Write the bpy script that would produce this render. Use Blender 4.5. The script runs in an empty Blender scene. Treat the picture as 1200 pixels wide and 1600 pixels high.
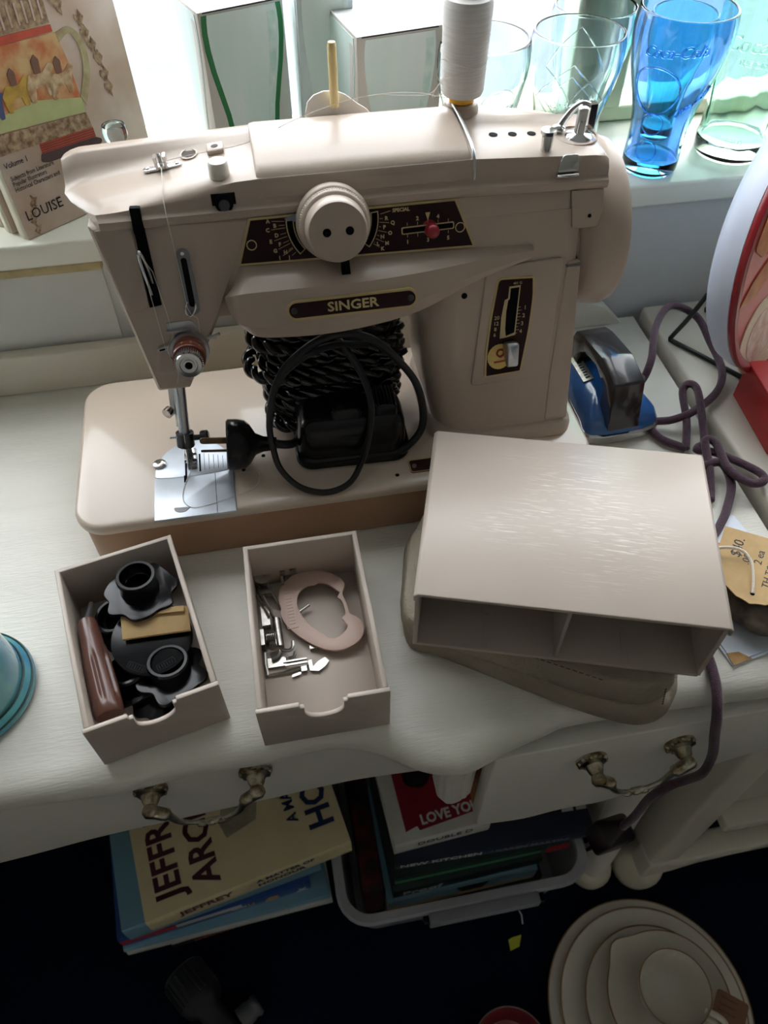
import bpy, bmesh, math, random
import numpy as np
from mathutils import Matrix, Vector
random.seed(7)
PI = math.pi
SC = bpy.context.scene
COL = SC.collection

# ------------------------------------------------------------------ camera, sky, light, exposure
cam_d = bpy.data.cameras.new('camera'); cam = bpy.data.objects.new('camera', cam_d); COL.objects.link(cam)
cam.location = (.1614, -.3875, .503)
cam.rotation_euler = (math.radians(39.5), 0, math.radians(-10.5))
cam_d.sensor_fit = 'VERTICAL'; cam_d.sensor_height = 24.0; cam_d.sensor_width = 18.0
cam_d.lens = 1215 / 1600 * 24.0
cam_d.clip_start = .01; cam_d.clip_end = 60
cam_d.dof.use_dof = True; cam_d.dof.focus_distance = .60; cam_d.dof.aperture_fstop = 7.0
SC.camera = cam
w = bpy.data.worlds.new('overcast_sky'); SC.world = w; w.use_nodes = True
bg = w.node_tree.nodes['Background']
bg.inputs[0].default_value = (.92, .96, 1.0, 1); bg.inputs[1].default_value = 2.1
vs = SC.view_settings
vs.view_transform = 'Standard'; vs.look = 'None'; vs.gamma = 1.0; vs.use_curve_mapping = False
vs.exposure = 1.75
SC.cycles.max_bounces = 12; SC.cycles.transparent_max_bounces = 16; SC.cycles.transmission_bounces = 12
SC.cycles.diffuse_bounces = 5; SC.cycles.sample_clamp_indirect = 6

# no lamps: the only light is the overcast sky, which comes in through the window seen in the photograph

# ------------------------------------------------------------------ materials
MATS = {}
def mat(name, col, rough=.5, metal=0., var=0., scale=30., bump=0., bscale=200., coat=0., spec=.5, col2=None,
        stretch=None, trans=0., ior=1.45, alpha=1., sheen=0., detail=3., rot=0., coatrough=.08, emit=None):
    if name in MATS: return MATS[name]
    m = bpy.data.materials.new(name); MATS[name] = m; m.use_nodes = True
    nt = m.node_tree; b = nt.nodes['Principled BSDF']; N = nt.nodes.new; Lk = nt.links.new
    b.inputs['Base Color'].default_value = (*col, 1); b.inputs['Roughness'].default_value = rough
    b.inputs['Metallic'].default_value = metal; b.inputs['Specular IOR Level'].default_value = spec
    b.inputs['Coat Weight'].default_value = coat; b.inputs['Coat Roughness'].default_value = coatrough
    b.inputs['Transmission Weight'].default_value = trans; b.inputs['IOR'].default_value = ior
    b.inputs['Alpha'].default_value = alpha; b.inputs['Sheen Weight'].default_value = sheen
    if var or bump:
        tc = N('ShaderNodeTexCoord'); mp = N('ShaderNodeMapping'); Lk(tc.outputs['Object'], mp.inputs[0])
        mp.inputs['Rotation'].default_value = (0, 0, rot)
        if stretch: mp.inputs['Scale'].default_value = stretch
    if var:
        n = N('ShaderNodeTexNoise'); n.inputs['Scale'].default_value = scale; n.inputs['Detail'].default_value = detail
        Lk(mp.outputs[0], n.inputs['Vector'])
        r = N('ShaderNodeValToRGB'); c2 = col2 or tuple(max(0, c * (1 - var)) for c in col)
        r.color_ramp.elements[0].position = .35; r.color_ramp.elements[1].position = .65
        r.color_ramp.elements[0].color = (*c2, 1); r.color_ramp.elements[1].color = (*col, 1)
        Lk(n.outputs['Fac'], r.inputs[0]); Lk(r.outputs[0], b.inputs['Base Color'])
    if bump:
        n2 = N('ShaderNodeTexNoise'); n2.inputs['Scale'].default_value = bscale; n2.inputs['Detail'].default_value = 4
        Lk(mp.outputs[0], n2.inputs['Vector'])
        bp = N('ShaderNodeBump'); bp.inputs['Strength'].default_value = bump; bp.inputs['Distance'].default_value = .001
        Lk(n2.outputs['Fac'], bp.inputs['Height']); Lk(bp.outputs[0], b.inputs['Normal'])
    if emit:
        b.inputs['Emission Color'].default_value = (*emit[0], 1); b.inputs['Emission Strength'].default_value = emit[1]
    return m

def s(r, g, b):   # sRGB 0-255 to linear
    return tuple((c / 255 / 12.92) if c <= 10 else ((c / 255 + .055) / 1.055) ** 2.4 for c in (r, g, b))

def pane_mat(name, tint=(1, 1, 1), gloss=.08):
    m = bpy.data.materials.new(name); m.use_nodes = True; nt = m.node_tree; nt.nodes.clear(); N = nt.nodes.new
    o = N('ShaderNodeOutputMaterial'); mx = N('ShaderNodeMixShader'); t = N('ShaderNodeBsdfTransparent'); g = N('ShaderNodeBsdfGlossy')
    f = N('ShaderNodeFresnel'); f.inputs[0].default_value = 1.45
    t.inputs[0].default_value = (*tint, 1); g.inputs['Roughness'].default_value = .02
    gm = N('ShaderNodeNewGeometry'); iv = N('ShaderNodeMath'); iv.operation = 'SUBTRACT'; iv.inputs[0].default_value = 1; mu = N('ShaderNodeMath'); mu.operation = 'MULTIPLY'
    nt.links.new(gm.outputs['Backfacing'], iv.inputs[1]); nt.links.new(iv.outputs[0], mu.inputs[0]); nt.links.new(f.outputs[0], mu.inputs[1])
    nt.links.new(mu.outputs[0], mx.inputs[0]); nt.links.new(t.outputs[0], mx.inputs[1]); nt.links.new(g.outputs[0], mx.inputs[2])
    nt.links.new(mx.outputs[0], o.inputs[0]); return m

def scratch_mat(name, col, rough, scr):
    """moulded plastic with fine light scratches"""
    m = mat(name, col, rough, var=.06, scale=14, bump=.03, bscale=500)
    nt = m.node_tree; N = nt.nodes.new; Lk = nt.links.new; b = nt.nodes['Principled BSDF']
    src = b.inputs['Base Color'].links[0].from_socket
    tc = N('ShaderNodeTexCoord'); out = None
    for rotz, sc, th in ((.35, 60, .655), (-.30, 55, .66), (.85, 60, .67), (-1.1, 50, .68), (.05, 40, .67)):
        mp = N('ShaderNodeMapping'); mp.inputs['Rotation'].default_value = (0, 0, rotz); mp.inputs['Scale'].default_value = (1, 22, 1)
        n = N('ShaderNodeTexNoise'); n.inputs['Scale'].default_value = sc; n.inputs['Detail'].default_value = 1.5
        r = N('ShaderNodeMapRange'); r.inputs['From Min'].default_value = th; r.inputs['From Max'].default_value = th + .03
        Lk(tc.outputs['Object'], mp.inputs[0]); Lk(mp.outputs[0], n.inputs['Vector']); Lk(n.outputs['Fac'], r.inputs['Value'])
        if out is None: out = r.outputs[0]
        else:
            a = N('ShaderNodeMath'); a.operation = 'MAXIMUM'; Lk(out, a.inputs[0]); Lk(r.outputs[0], a.inputs[1]); out = a.outputs[0]
    big = N('ShaderNodeTexNoise'); big.inputs['Scale'].default_value = 9
    rr = N('ShaderNodeMapRange'); rr.inputs['From Min'].default_value = .40; rr.inputs['From Max'].default_value = .55
    Lk(tc.outputs['Object'], big.inputs['Vector']); Lk(big.outputs['Fac'], rr.inputs['Value'])
    ln = N('ShaderNodeVectorMath'); ln.operation = 'LENGTH'; sc_ = N('ShaderNodeMapping'); sc_.inputs['Location'].default_value = (0, -.004, 0); sc_.inputs['Scale'].default_value = (1, 1.25, 0); Lk(tc.outputs['Object'], sc_.inputs[0]); Lk(sc_.outputs[0], ln.inputs[0])
    cr = N('ShaderNodeMapRange'); cr.inputs['From Min'].default_value = .085; cr.inputs['From Max'].default_value = .045; Lk(ln.outputs['Value'], cr.inputs['Value'])
    m0 = N('ShaderNodeMath'); m0.operation = 'MULTIPLY'; Lk(out, m0.inputs[0]); Lk(cr.outputs[0], m0.inputs[1])
    mu = N('ShaderNodeMath'); mu.operation = 'MULTIPLY'; Lk(m0.outputs[0], mu.inputs[0]); Lk(rr.outputs[0], mu.inputs[1])
    mx = N('ShaderNodeMix'); mx.data_type = 'RGBA'; Lk(mu.outputs[0], mx.inputs['Factor']); Lk(src, mx.inputs['A'])
    mx.inputs['B'].default_value = (*scr, 1); Lk(mx.outputs['Result'], b.inputs['Base Color'])
    return m

# ------------------------------------------------------------------ mesh helpers
def V(*a): return Vector(a)
def frame(o, u, v, w=None):
    u = Vector(u).normalized(); v = Vector(v); w = u.cross(v).normalized() if w is None else Vector(w).normalized()
    v = w.cross(u).normalized()
    return Matrix(((u.x, v.x, w.x, o[0]), (u.y, v.y, w.y, o[1]), (u.z, v.z, w.z, o[2]), (0, 0, 0, 1)))
def axis_frame(o, d):
    d = Vector(d).normalized(); t = Vector((1, 0, 0)) if abs(d.x) < .8 else Vector((0, 1, 0))
    u = t.cross(d).normalized(); v = d.cross(u); return frame(o, u, v, d)

def spline(P, n=8, closed=False):
    P = [Vector(p) for p in P]; out = []; k = len(P)
    rng = range(k) if closed else range(k - 1)
    for i in rng:
        p1, p2 = P[i], P[(i + 1) % k]
        p0 = P[(i - 1) % k] if (closed or i > 0) else p1 * 2 - p2
        p3 = P[(i + 2) % k] if (closed or i < k - 2) else p2 * 2 - p1
        for j in range(n):
            t = j / n
            out.append(.5 * ((2 * p1) + (p2 - p0) * t + (2 * p0 - 5 * p1 + 4 * p2 - p3) * t * t + (3 * p1 - p0 - 3 * p2 + p3) * t ** 3))
    if not closed: out.append(P[-1])
    return out
def rrect(w, h, r, n=5, cx=0, cy=0):
    out = []
    for k, (sx, sy) in enumerate(((1, 1), (-1, 1), (-1, -1), (1, -1))):
        for j in range(n + 1):
            a = PI / 2 * (k + j / n)
            out.append((cx + sx * (w / 2 - r) + r * math.cos(a), cy + sy * (h / 2 - r) + r * math.sin(a)))
    return out
def circle(r, n=24, cx=0, cy=0, ry=None):
    ry = ry or r
    return [(cx + r * math.cos(2 * PI * i / n), cy + ry * math.sin(2 * PI * i / n)) for i in range(n)]

class MB:
    def __init__(self): self.v = []; self.f = []
    def add(self, vs, fs):
        o = len(self.v); self.v += [Vector(p) for p in vs]; self.f += [tuple(i + o for i in f) for f in fs]; return self
    def box(self, x0, x1, y0, y1, z0, z1, M=None):
        vs = [Vector((x, y, z)) for x in (x0, x1) for y in (y0, y1) for z in (z0, z1)]
        if M: vs = [M @ p for p in vs]
        return self.add(vs, [(0, 1, 3, 2), (4, 6, 7, 5), (0, 4, 5, 1), (2, 3, 7, 6), (0, 2, 6, 4), (1, 5, 7, 3)])
    def prism(self, poly, c0, c1, M=None):
        n = len(poly); vs = [Vector((a, b, c0)) for a, b in poly] + [Vector((a, b, c1)) for a, b in poly]
        if M: vs = [M @ p for p in vs]
        return self.add(vs, [tuple(reversed(range(n))), tuple(range(n, 2 * n))] + [(i, (i + 1) % n, n + (i + 1) % n, n + i) for i in range(n)])
    def ring(self, outer, inner, c0, c1, M=None):
        n = len(outer); L = [(p, c) for c in (c0, c1) for p in (outer, inner)]
        vs = [Vector((a, b, c)) for p, c in L for a, b in p]
        if M: vs = [M @ p for p in vs]
        fs = []
        for i in range(n):
            j = (i + 1) % n
            fs += [(2 * n + i, 2 * n + j, 3 * n + j, 3 * n + i), (i, n + i, n + j, j), (i, j, 2 * n + j, 2 * n + i), (n + j, n + i, 3 * n + i, 3 * n + j)]
        return self.add(vs, fs)
    def loft(self, rings, cap=True, closed=True):
        n = len(rings[0]); vs = [p for r in rings for p in r]; fs = []
        for k in range(len(rings) - 1):
            for i in range(n if closed else n - 1):
                j = (i + 1) % n; fs.append((k * n + i, k * n + j, (k + 1) * n + j, (k + 1) * n + i))
        if cap and closed: fs += [tuple(reversed(range(n))), tuple(range((len(rings) - 1) * n, len(rings) * n))]
        return self.add(vs, fs)
    def lathe(self, prof, n=24, M=None, cap=True):
        rings = []
        for r, h in prof:
            ring = [Vector((max(r, 1e-5) * math.cos(2 * PI * i / n), max(r, 1e-5) * math.sin(2 * PI * i / n), h)) for i in range(n)]
            rings.append([M @ p for p in ring] if M else ring)
        return self.loft(rings, cap)
    def tube(self, P, r, n=8, closed=False, flat=1.0, up=None):
        P = [Vector(p) for p in P]; k = len(P); rings = []
        t0 = (P[1] - P[0]).normalized(); u = Vector(up) if up else (Vector((0, 0, 1)) if abs(t0.z) < .9 else Vector((1, 0, 0)))
        u = (u - t0 * u.dot(t0)).normalized()
        for i in range(k):
            if closed: t = P[(i + 1) % k] - P[i - 1]
            else: t = P[min(i + 1, k - 1)] - P[max(i - 1, 0)]
            t = t.normalized() if t.length > 1e-9 else t0
            u = (u - t * u.dot(t)); u = u.normalized() if u.length > 1e-6 else t.orthogonal().normalized()
            q = t.cross(u); rr = r[i] if isinstance(r, (list, tuple)) else r
            rings.append([P[i] + u * (rr * flat * math.cos(2 * PI * j / n)) + q * (rr * math.sin(2 * PI * j / n)) for j in range(n)])
        if closed: rings.append(rings[0])
        return self.loft(rings, cap=not closed)
    def ball(self, c, r, n=12, M=None):
        rx, ry, rz = (r, r, r) if not isinstance(r, (tuple, list)) else r
        rings = []
        for k in range(n // 2 + 1):
            a = PI * k / (n // 2) - PI / 2; cr = max(math.cos(a), 1e-3)
            ring = [Vector((c[0] + rx * cr * math.cos(2 * PI * i / n), c[1] + ry * cr * math.sin(2 * PI * i / n), c[2] + rz * math.sin(a))) for i in range(n)]
            rings.append([M @ p for p in ring] if M else ring)
        return self.loft(rings)
    def xf(self, M): self.v = [M @ p for p in self.v]; return self

def mesh_of(mb, bevel=0, seg=2, ang=48, blim=40):
    me = bpy.data.meshes.new('m'); me.from_pydata([tuple(p) for p in mb.v], [], mb.f)
    bm = bmesh.new(); bm.from_mesh(me); bmesh.ops.remove_doubles(bm, verts=bm.verts, dist=1e-6)
    bmesh.ops.recalc_face_normals(bm, faces=bm.faces)
    if bevel:
        es = [e for e in bm.edges if len(e.link_faces) == 2 and e.calc_face_angle(0) > math.radians(blim)]
        if es: bmesh.ops.bevel(bm, geom=es, offset=bevel, segments=seg, profile=.5, affect='EDGES', clamp_overlap=True)
    for f in bm.faces: f.smooth = True
    bm.to_mesh(me); bm.free(); me.set_sharp_from_angle(angle=math.radians(ang)); return me

INV = {}
def link(name, me, material, parent=None, world=True):
    me.name = name; o = bpy.data.objects.new(name, me); COL.objects.link(o)
    if material is not None and not me.materials: me.materials.append(material)
    if parent is not None:
        o.parent = parent; root = INV.get(parent.name)
        if root is not None: 
            if world: me.transform(root)
            INV[o.name] = root
    return o
def part(name, mb, material, parent=None, bevel=0, seg=2, ang=48, world=True, blim=40, label=None):
    o = link(name, mesh_of(mb, bevel, seg, ang, blim), material, parent, world)
    if label: o['label'] = label
    return o
def tag(o, label, cat, group=None, kind=None):
    o['label'] = label; o['category'] = cat
    if group: o['group'] = group
    if kind: o['kind'] = kind
    return o
def thing(name, label, cat, loc=(0, 0, 0), rotz=0, group=None, M=None):
    o = bpy.data.objects.new(name, None); COL.objects.link(o); o.empty_display_size = .02
    Mw = M if M is not None else Matrix.Translation(loc) @ Matrix.Rotation(rotz, 4, 'Z')
    o.matrix_world = Mw; INV[o.name] = Mw.inverted(); return tag(o, label, cat, group)
def solo(name, mb, material, label, cat, origin=None, group=None, **k):
    """a thing that is one mesh; its origin is moved to its base"""
    o = part(name, mb, material, None, **k)
    if origin is None:
        vs = o.data.vertices; n = len(vs); zs = min(v.co.z for v in vs)
        origin = (sum(v.co.x for v in vs) / n, sum(v.co.y for v in vs) / n, zs)
    M = Matrix.Translation(origin); o.data.transform(M.inverted()); o.matrix_world = M; INV[o.name] = M.inverted()
    return tag(o, label, cat, group)
def struct(name, mb, material, **k):
    o = part(name, mb, material, None, **k); o['kind'] = 'structure'; return o

def text_mb(body, size, M, depth=.0003, bold=0., align='CENTER', shear=0., sx=1., fn=None, res=2, valign='CENTER'):
    cu = bpy.data.curves.new('t', 'FONT'); cu.body = body; cu.size = size; cu.align_x = align; cu.align_y = valign
    cu.extrude = depth / 2; cu.offset = bold; cu.shear = shear; cu.resolution_u = res
    o = bpy.data.objects.new('t', cu); COL.objects.link(o)
    me = bpy.data.meshes.new_from_object(o); mb = MB()
    vs = []
    for v in me.vertices:
        p = Vector((v.co.x * sx, v.co.y, v.co.z + depth / 2)); vs.append(fn(p) if fn else M @ p)
    mb.add(vs, [tuple(p.vertices) for p in me.polygons])
    bpy.data.objects.remove(o); bpy.data.curves.remove(cu); bpy.data.meshes.remove(me); return mb
def join(*mbs):
    m = MB()
    for a in mbs: m.add(a.v, a.f)
    return m
def copy_thing(root, M, label=None):
    r = root.copy(); COL.objects.link(r); r.matrix_world = M
    if label: r['label'] = label
    for ch in list(root.children):
        c = ch.copy(); COL.objects.link(c); c.parent = r
        for g in ch.children:
            d = g.copy(); COL.objects.link(d); d.parent = c
    return r

# palette
M_paint = mat('machine_paint', s(184, 168, 154), .32, var=.05, scale=8, bump=.04, bscale=600, coat=.12, spec=.4)
M_bed = mat('bed_paint', s(206, 189, 172), .28, var=.06, scale=7, bump=.05, bscale=500, coat=.4)
M_basebox = mat('base_brown_paint', s(176, 140, 112), .45, var=.12, scale=9)
M_plastic = scratch_mat('case_plastic', s(190, 177, 165), .38, s(222, 213, 204))
M_tray = mat('tray_plastic', s(190, 177, 165), .42, var=.05, scale=20)
M_chrome = mat('chrome', (.62, .62, .62), .16, 1.0)
M_steel = mat('brushed_steel', (.55, .57, .60), .3, 1.0, var=.15, scale=60, stretch=(1, 12, 1))
M_plate = mat('plate_steel', (.66, .71, .78), .42, .75, var=.12, scale=40)
M_dark = mat('black_and_slot_shade', (.003, .003, .005), .7, spec=.08)  # black of small parts; also laid flat as the shade inside slots and holes
M_black = mat('black_plastic', (.006, .006, .007), .2, spec=.35)
M_rubber = mat('black_rubber', (.010, .010, .011), .38)
M_maroon = mat('maroon_enamel', s(44, 26, 30), .5, spec=.12)
M_gold = mat('gold_enamel', s(196, 176, 124), .4, metal=.15)
M_goldtext = mat('gold_print', s(205, 186, 140), .5)
M_white = mat('white_painted_wood', s(228, 225, 214), .42, var=.05, scale=5, bump=.35, bscale=90, stretch=(1, 9, 1), rot=-.35)
M_drawerp = mat('drawer_white_paint', s(226, 223, 213), .5, var=.04, scale=6, bump=.12, bscale=120)
M_sill = mat('sill_gloss_paint', s(244, 244, 230), .25, var=.05, scale=8, bump=.08, bscale=60)
M_wall = mat('wall_grey_plaster', s(218, 219, 216), .75, var=.10, scale=5, bump=.3, bscale=70)
M_carpet = mat('navy_carpet', s(17, 27, 50), .95, var=.5, scale=160, bump=.8, bscale=700, spec=.1, stretch=(1, 3, 1))
M_cream = mat('cream_paint', s(225, 219, 200), .5)
M_ivory = mat('ivory_plastic', s(240, 218, 160), .35)
M_thread = mat('white_thread', s(232, 231, 230), .8, var=.12, scale=40, stretch=(1, 1, 40), bump=.5, bscale=60)
M_line = mat('sewing_thread', s(222, 218, 210), .7)
M_kraft = mat('kraft_card', s(196, 164, 116), .8, var=.12, scale=90)
M_ink = mat('black_ink', s(35, 38, 48), .6)
# ------------------------------------------------------------------ room shell
FLZ = -.75
m = MB(); m.box(-1.7, 2.5, -3.3, .60, FLZ - .1, FLZ); struct('floor', m, M_carpet)
M_room = mat('room_wall_paint', s(214, 208, 196), .8)
M_ceil = mat('ceiling_paint', s(232, 230, 224), .9)
m = MB(); m.box(-1.7, 2.5, -3.3, .46, 1.75, 1.85); struct('ceiling', m, M_ceil)
m = MB(); m.box(-1.8, -1.7, -3.3, .46, FLZ, 1.75); struct('wall_left', m, M_room)
m = MB(); m.box(2.5, 2.6, -3.3, .46, FLZ, 1.75); struct('wall_right', m, M_room)
m = MB(); m.box(-1.7, -.9, -3.3, -3.2, FLZ, 1.75); m.box(1.7, 2.5, -3.3, -3.2, FLZ, 1.75)
m.box(-.9, 1.7, -3.3, -3.2, FLZ, 1.75); struct('wall_front', m, M_room)
WX0, WX1, WZ0, WZ1 = -.6, 1.5, .125, 1.45
m = MB(); m.box(-1.7, 2.5, .245, .46, FLZ, WZ0); m.box(-1.7, WX0, .245, .46, WZ0, 1.75)
m.box(WX1, 2.5, .245, .46, WZ0, 1.75); m.box(WX0, WX1, .245, .46, WZ1, 1.75); struct('wall_back', m, M_wall)
m = MB(); m.box(WX0 - .02, WX1 + .02, .235, .375, .125, .147); struct('trim_1', m, M_sill, bevel=.003)
# old render panel and a moulding strip under the sill at the left
M_patch = mat('patched_plaster', s(222, 223, 219), .7, var=.06, scale=12, bump=.35, bscale=40)
m = MB(); m.box(-.4, .028, .2405, .245, .0, .118); struct('trim_2', m, M_patch, bevel=.001)
m = MB(); m.box(-.4, .030, .237, .245, .1165, .125); struct('trim_3', m, mat('yellowed_caulk', s(205, 188, 140), .6, var=.25, scale=60, bump=.5, bscale=120), bevel=.002)
# window
M_frame = mat('window_frame_paint', s(232, 234, 206), .35, var=.06, scale=9)
M_pane = pane_mat('window_glass')
WB = .162
wf = MB(); wf.box(WX0, WX1, .362, .405, .147, WB); wf.box(WX0, WX1, .362, .405, WZ1 - .04, WZ1)
win = struct('window_1', wf, M_frame, bevel=.003)
MUL = [(-.6, -.56), (-.13, -.075), (.478, .538), (1.02, 1.07), (1.46, 1.5)]
for a, b in MUL:
    q = MB(); q.box(a, b, .358, .408, WB, WZ1 - .04); part('mullion', q, M_frame, win, bevel=.003)
for (a0, a), (b, b1) in zip(MUL[:-1], MUL[1:]):
    q = MB(); q.box(a, b, .377, .381, WB, WZ1 - .04); part('pane', q, M_pane, win)
# pavement outside, seen through the panes
M_pave = mat('pale_pavement', s(108, 114, 124), .8, var=.16, scale=1.6, stretch=(.5, 3, 1), bump=.2, bscale=20)
m = MB(); m.box(-14, 16, .46, 24, -1.05, -.95); tag(struct('ground', m, M_pave), 'pale grey pavement outside the window', 'pavement')
M_kerb = mat('kerb_stone', s(126, 132, 140), .8, var=.08, scale=3)
m = MB(); m.box(-14, 16, 1.15, 1.33, -.95, -.90); k = struct('trim_4', m, M_kerb)
m = MB(); m.box(-14, 16, 2.3, 2.75, -.95, -.945); k = struct('trim_5', m, M_kerb)

# ------------------------------------------------------------------ desk
desk = thing('writing_desk', 'white painted desk with wavy front edge holding the sewing machine', 'desk', (.1, 0, FLZ))
edge = [(-.46, -.150), (-.30, -.152), (-.12, -.158), (-.05, -.158), (.017, -.1605), (.073, -.157), (.123, -.1585), (.150, -.156), (.169, -.156), (.187, -.161), (.202, -.169), (.220, -.181), (.237, -.188), (.255, -.190), (.270, -.186), (.289, -.180), (.314, -.174), (.3385, -.170), (.42, -.172), (.48, -.175), (.543, -.176)]
E2 = [(p.x, p.y) for p in spline([(a, b, 0) for a, b in edge], 5)]
rings = []
for z, off in ((-.030, .004), (-.029, -.004), (-.024, -.010), (-.016, -.0125), (-.008, -.010), (-.002, -.003), (0, .006)):
    rings.append([Vector((x, y + off, z)) for x, y in E2] + [Vector((.545, .236, z)), Vector((-.46, .236, z))])
m = MB(); m.loft(rings); part('desk_top', m, M_white, desk)
m = MB(); m.prism([(-.46, 0), (.528, 0), (.506, .0235), (.46, .044), (-.46, .044)], 0, .012, frame((0, .2385, 0), (1, 0, 0), (0, 0, 1))); part('upstand', m, mat('upstand_paint', s(230, 224, 208), .4, var=.05, scale=9, bump=.12, bscale=70, stretch=(1, 1, 5)), desk, bevel=.002)
m = MB(); m.box(-.46, .540, .205, .225, -.60, -.03); part('back_panel', m, M_drawerp, desk)
m = MB(); m.box(.515, .540, -.11, .205, -.62, -.03); part('side_panel', m, M_drawerp, desk, bevel=.002)
m = MB(); m.box(-.46, -.44, -.11, .205, -.62, -.03); part('side_panel', m, M_drawerp, desk, bevel=.002)
m = MB(); m.box(.252, .266, -.10, .205, -.16, -.03); part('divider_panel', m, M_drawerp, desk)
# turned-down divider end between the drawers
m = MB(); m.prism([(-.0155, -.028), (.0150, -.028), (.0140, -.128), (.0060, -.143), (-.0010, -.147), (-.0070, -.143), (-.0145, -.124)], 0, .022, frame((.2580, -.1580, 0), (1, 0, 0), (0, 0, 1)))
stl = part('divider_stile', m, M_drawerp, desk, bevel=.0035, seg=3)
for dx in (-.0075, .0070):
    m = MB(); m.tube([(.2580 + dx, -.1800, -.030), (.2580 + dx * .95, -.1800, -.126)], .0032, 8); part('stile_bead', m, M_drawerp, stl)
def leg(x, y):
    q = MB()
    q.loft([[Vector((x + sx * k + ox, y + sy * k + oy, z)) for sx, sy in circle(1, 12)] for z, k, ox, oy in ((-.05, .030, 0, .03), (-.30, .026, 0, .02), (-.55, .022, 0, .006), (-.66, .020, 0, .0), (-.70, .022, 0, 0))])
    o = part('leg', q, M_drawerp, desk)
    q = MB(); q.lathe([(.006, -.75), (.022, -.75), (.029, -.738), (.031, -.722), (.028, -.706), (.018, -.697), (.006, -.695)], 20, Matrix.Translation((x, y, 0))); part('bun_foot', q, M_cream, o)
leg(.522, -.120); leg(-.42, -.12); leg(.52, .18); leg(-.42, .18)

M_brass = mat('aged_brass', s(196, 188, 166), .30, 1.0, var=.5, scale=160, col2=s(120, 106, 80), bump=.4, bscale=400)
M_brasslt = mat('worn_brass', s(186, 182, 168), .35, 1.0, var=.3, scale=200)
def bail_handle(parent, xa, xb, zc, yf, drop=.03, out=.020):
    """old drop handle: two rosettes with posts and a slim curved bail"""
    h = None
    for i, x in enumerate((xa, xb)):
        q = MB(); F = axis_frame((x, yf, zc), (0, -1, 0))
        q.lathe([(.0001, 0), (.012, 0), (.0125, .002), (.010, .0035), (.0105, .0045), (.007, .006), (.006, .010), (.0045, .013), (.0055, .015), (.006, .018), (.004, .021), (.0001, .022)], 18, F)
        for a in range(10):
            q.ball((x + .0105 * math.cos(a * PI / 5), yf - .003, zc + .0105 * math.sin(a * PI / 5)), .0021, 6)
        q.tube([(x, yf - .017, zc), (x + (.008 if i == 0 else -.008), yf - .019, zc - .004)], .0048, 8)
        q.ball((x + (.009 if i == 0 else -.009), yf - .019, zc - .005), .005, 8)
        o = part('handle' if h is None else 'handle_post', q, M_brass, parent if h is None else h)
        if h is None: h = o
    q = MB(); P = spline([(xa + .010, yf - .019, zc - .006), (xa + .018, yf - out, zc - drop * .75), ((xa + xb) / 2, yf - out, zc - drop), (xb - .018, yf - out, zc - drop * .75), (xb - .010, yf - .019, zc - .006)], 8)
    q.tube(P, [.0017 + .0012 * abs(math.cos(PI * i / (len(P) - 1))) ** 3 + (.0012 if abs(i - len(P) / 2) < 2.5 else 0) for i in range(len(P))], 8); part('bail', q, M_brasslt, h)
    q = MB(); xm = (xa + xb) / 2
    for d in (-.007, 0, .007): q.ball((xm + d, yf - out - .0012, zc - drop + .0004), (.004, .0026, .0028), 8)
    part('bail_ornament', q, M_brass, h)

# wide shallow drawer over the kneehole
low = [(-.46, -.175), (-.25, -.168), (-.1055, -.150), (-.027, -.134), (.04, -.126), (.1077, -.119), (.15, -.1135), (.18, -.1115), (.21, -.114), (.247, -.119)]
lo = [(p.x, p.y) for p in spline([(a, b, 0) for a, b in low], 4)]
m = MB(); m.prism(lo + [(.247, -.024), (-.46, -.024)], 0, .018, frame((0, -.140, 0), (1, 0, 0), (0, 0, 1)))
dl = part('drawer', m, M_drawerp, desk, bevel=.0015)
m = MB(); m.box(-.44, .24, -.14, .18, -.105, -.10); m.box(-.44, -.43, -.14, .18, -.105, -.04); m.box(.232, .242, -.14, .18, -.105, -.04); part('drawer_box', m, mat('drawer_side_wood', s(178, 122, 78), .6, var=.3, scale=12, stretch=(1, 1, 8)), dl)
bail_handle(dl, .0335, .1085, -.054, -.158, .031)
# deep right drawer, pulled a little way out
low = [(.278, -.176), (.284, -.180), (.32, -.186), (.352, -.180), (.392, -.180), (.425, -.166), (.444, -.160), (.49, -.135), (.540, -.118)]
lo = [(p.x, p.y) for p in spline([(a, b, 0) for a, b in low], 4)]
m = MB(); m.prism(lo + [(.540, -.036), (.278, -.036)], 0, .016, frame((0, -.174, 0), (1, 0, 0), (0, 0, 1)))
dr = part('drawer', m, M_drawerp, desk, bevel=.0015)
m = MB(); m.box(.2785, .289, -.175, .14, -.172, -.040); m.box(.525, .535, -.175, .14, -.11, -.040); m.box(.285, .53, -.174, .14, -.115, -.110); part('drawer_box', m, MATS['drawer_side_wood'], dr)
bail_handle(dr, .357, .4275, -.068, -.190, .031)

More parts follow.
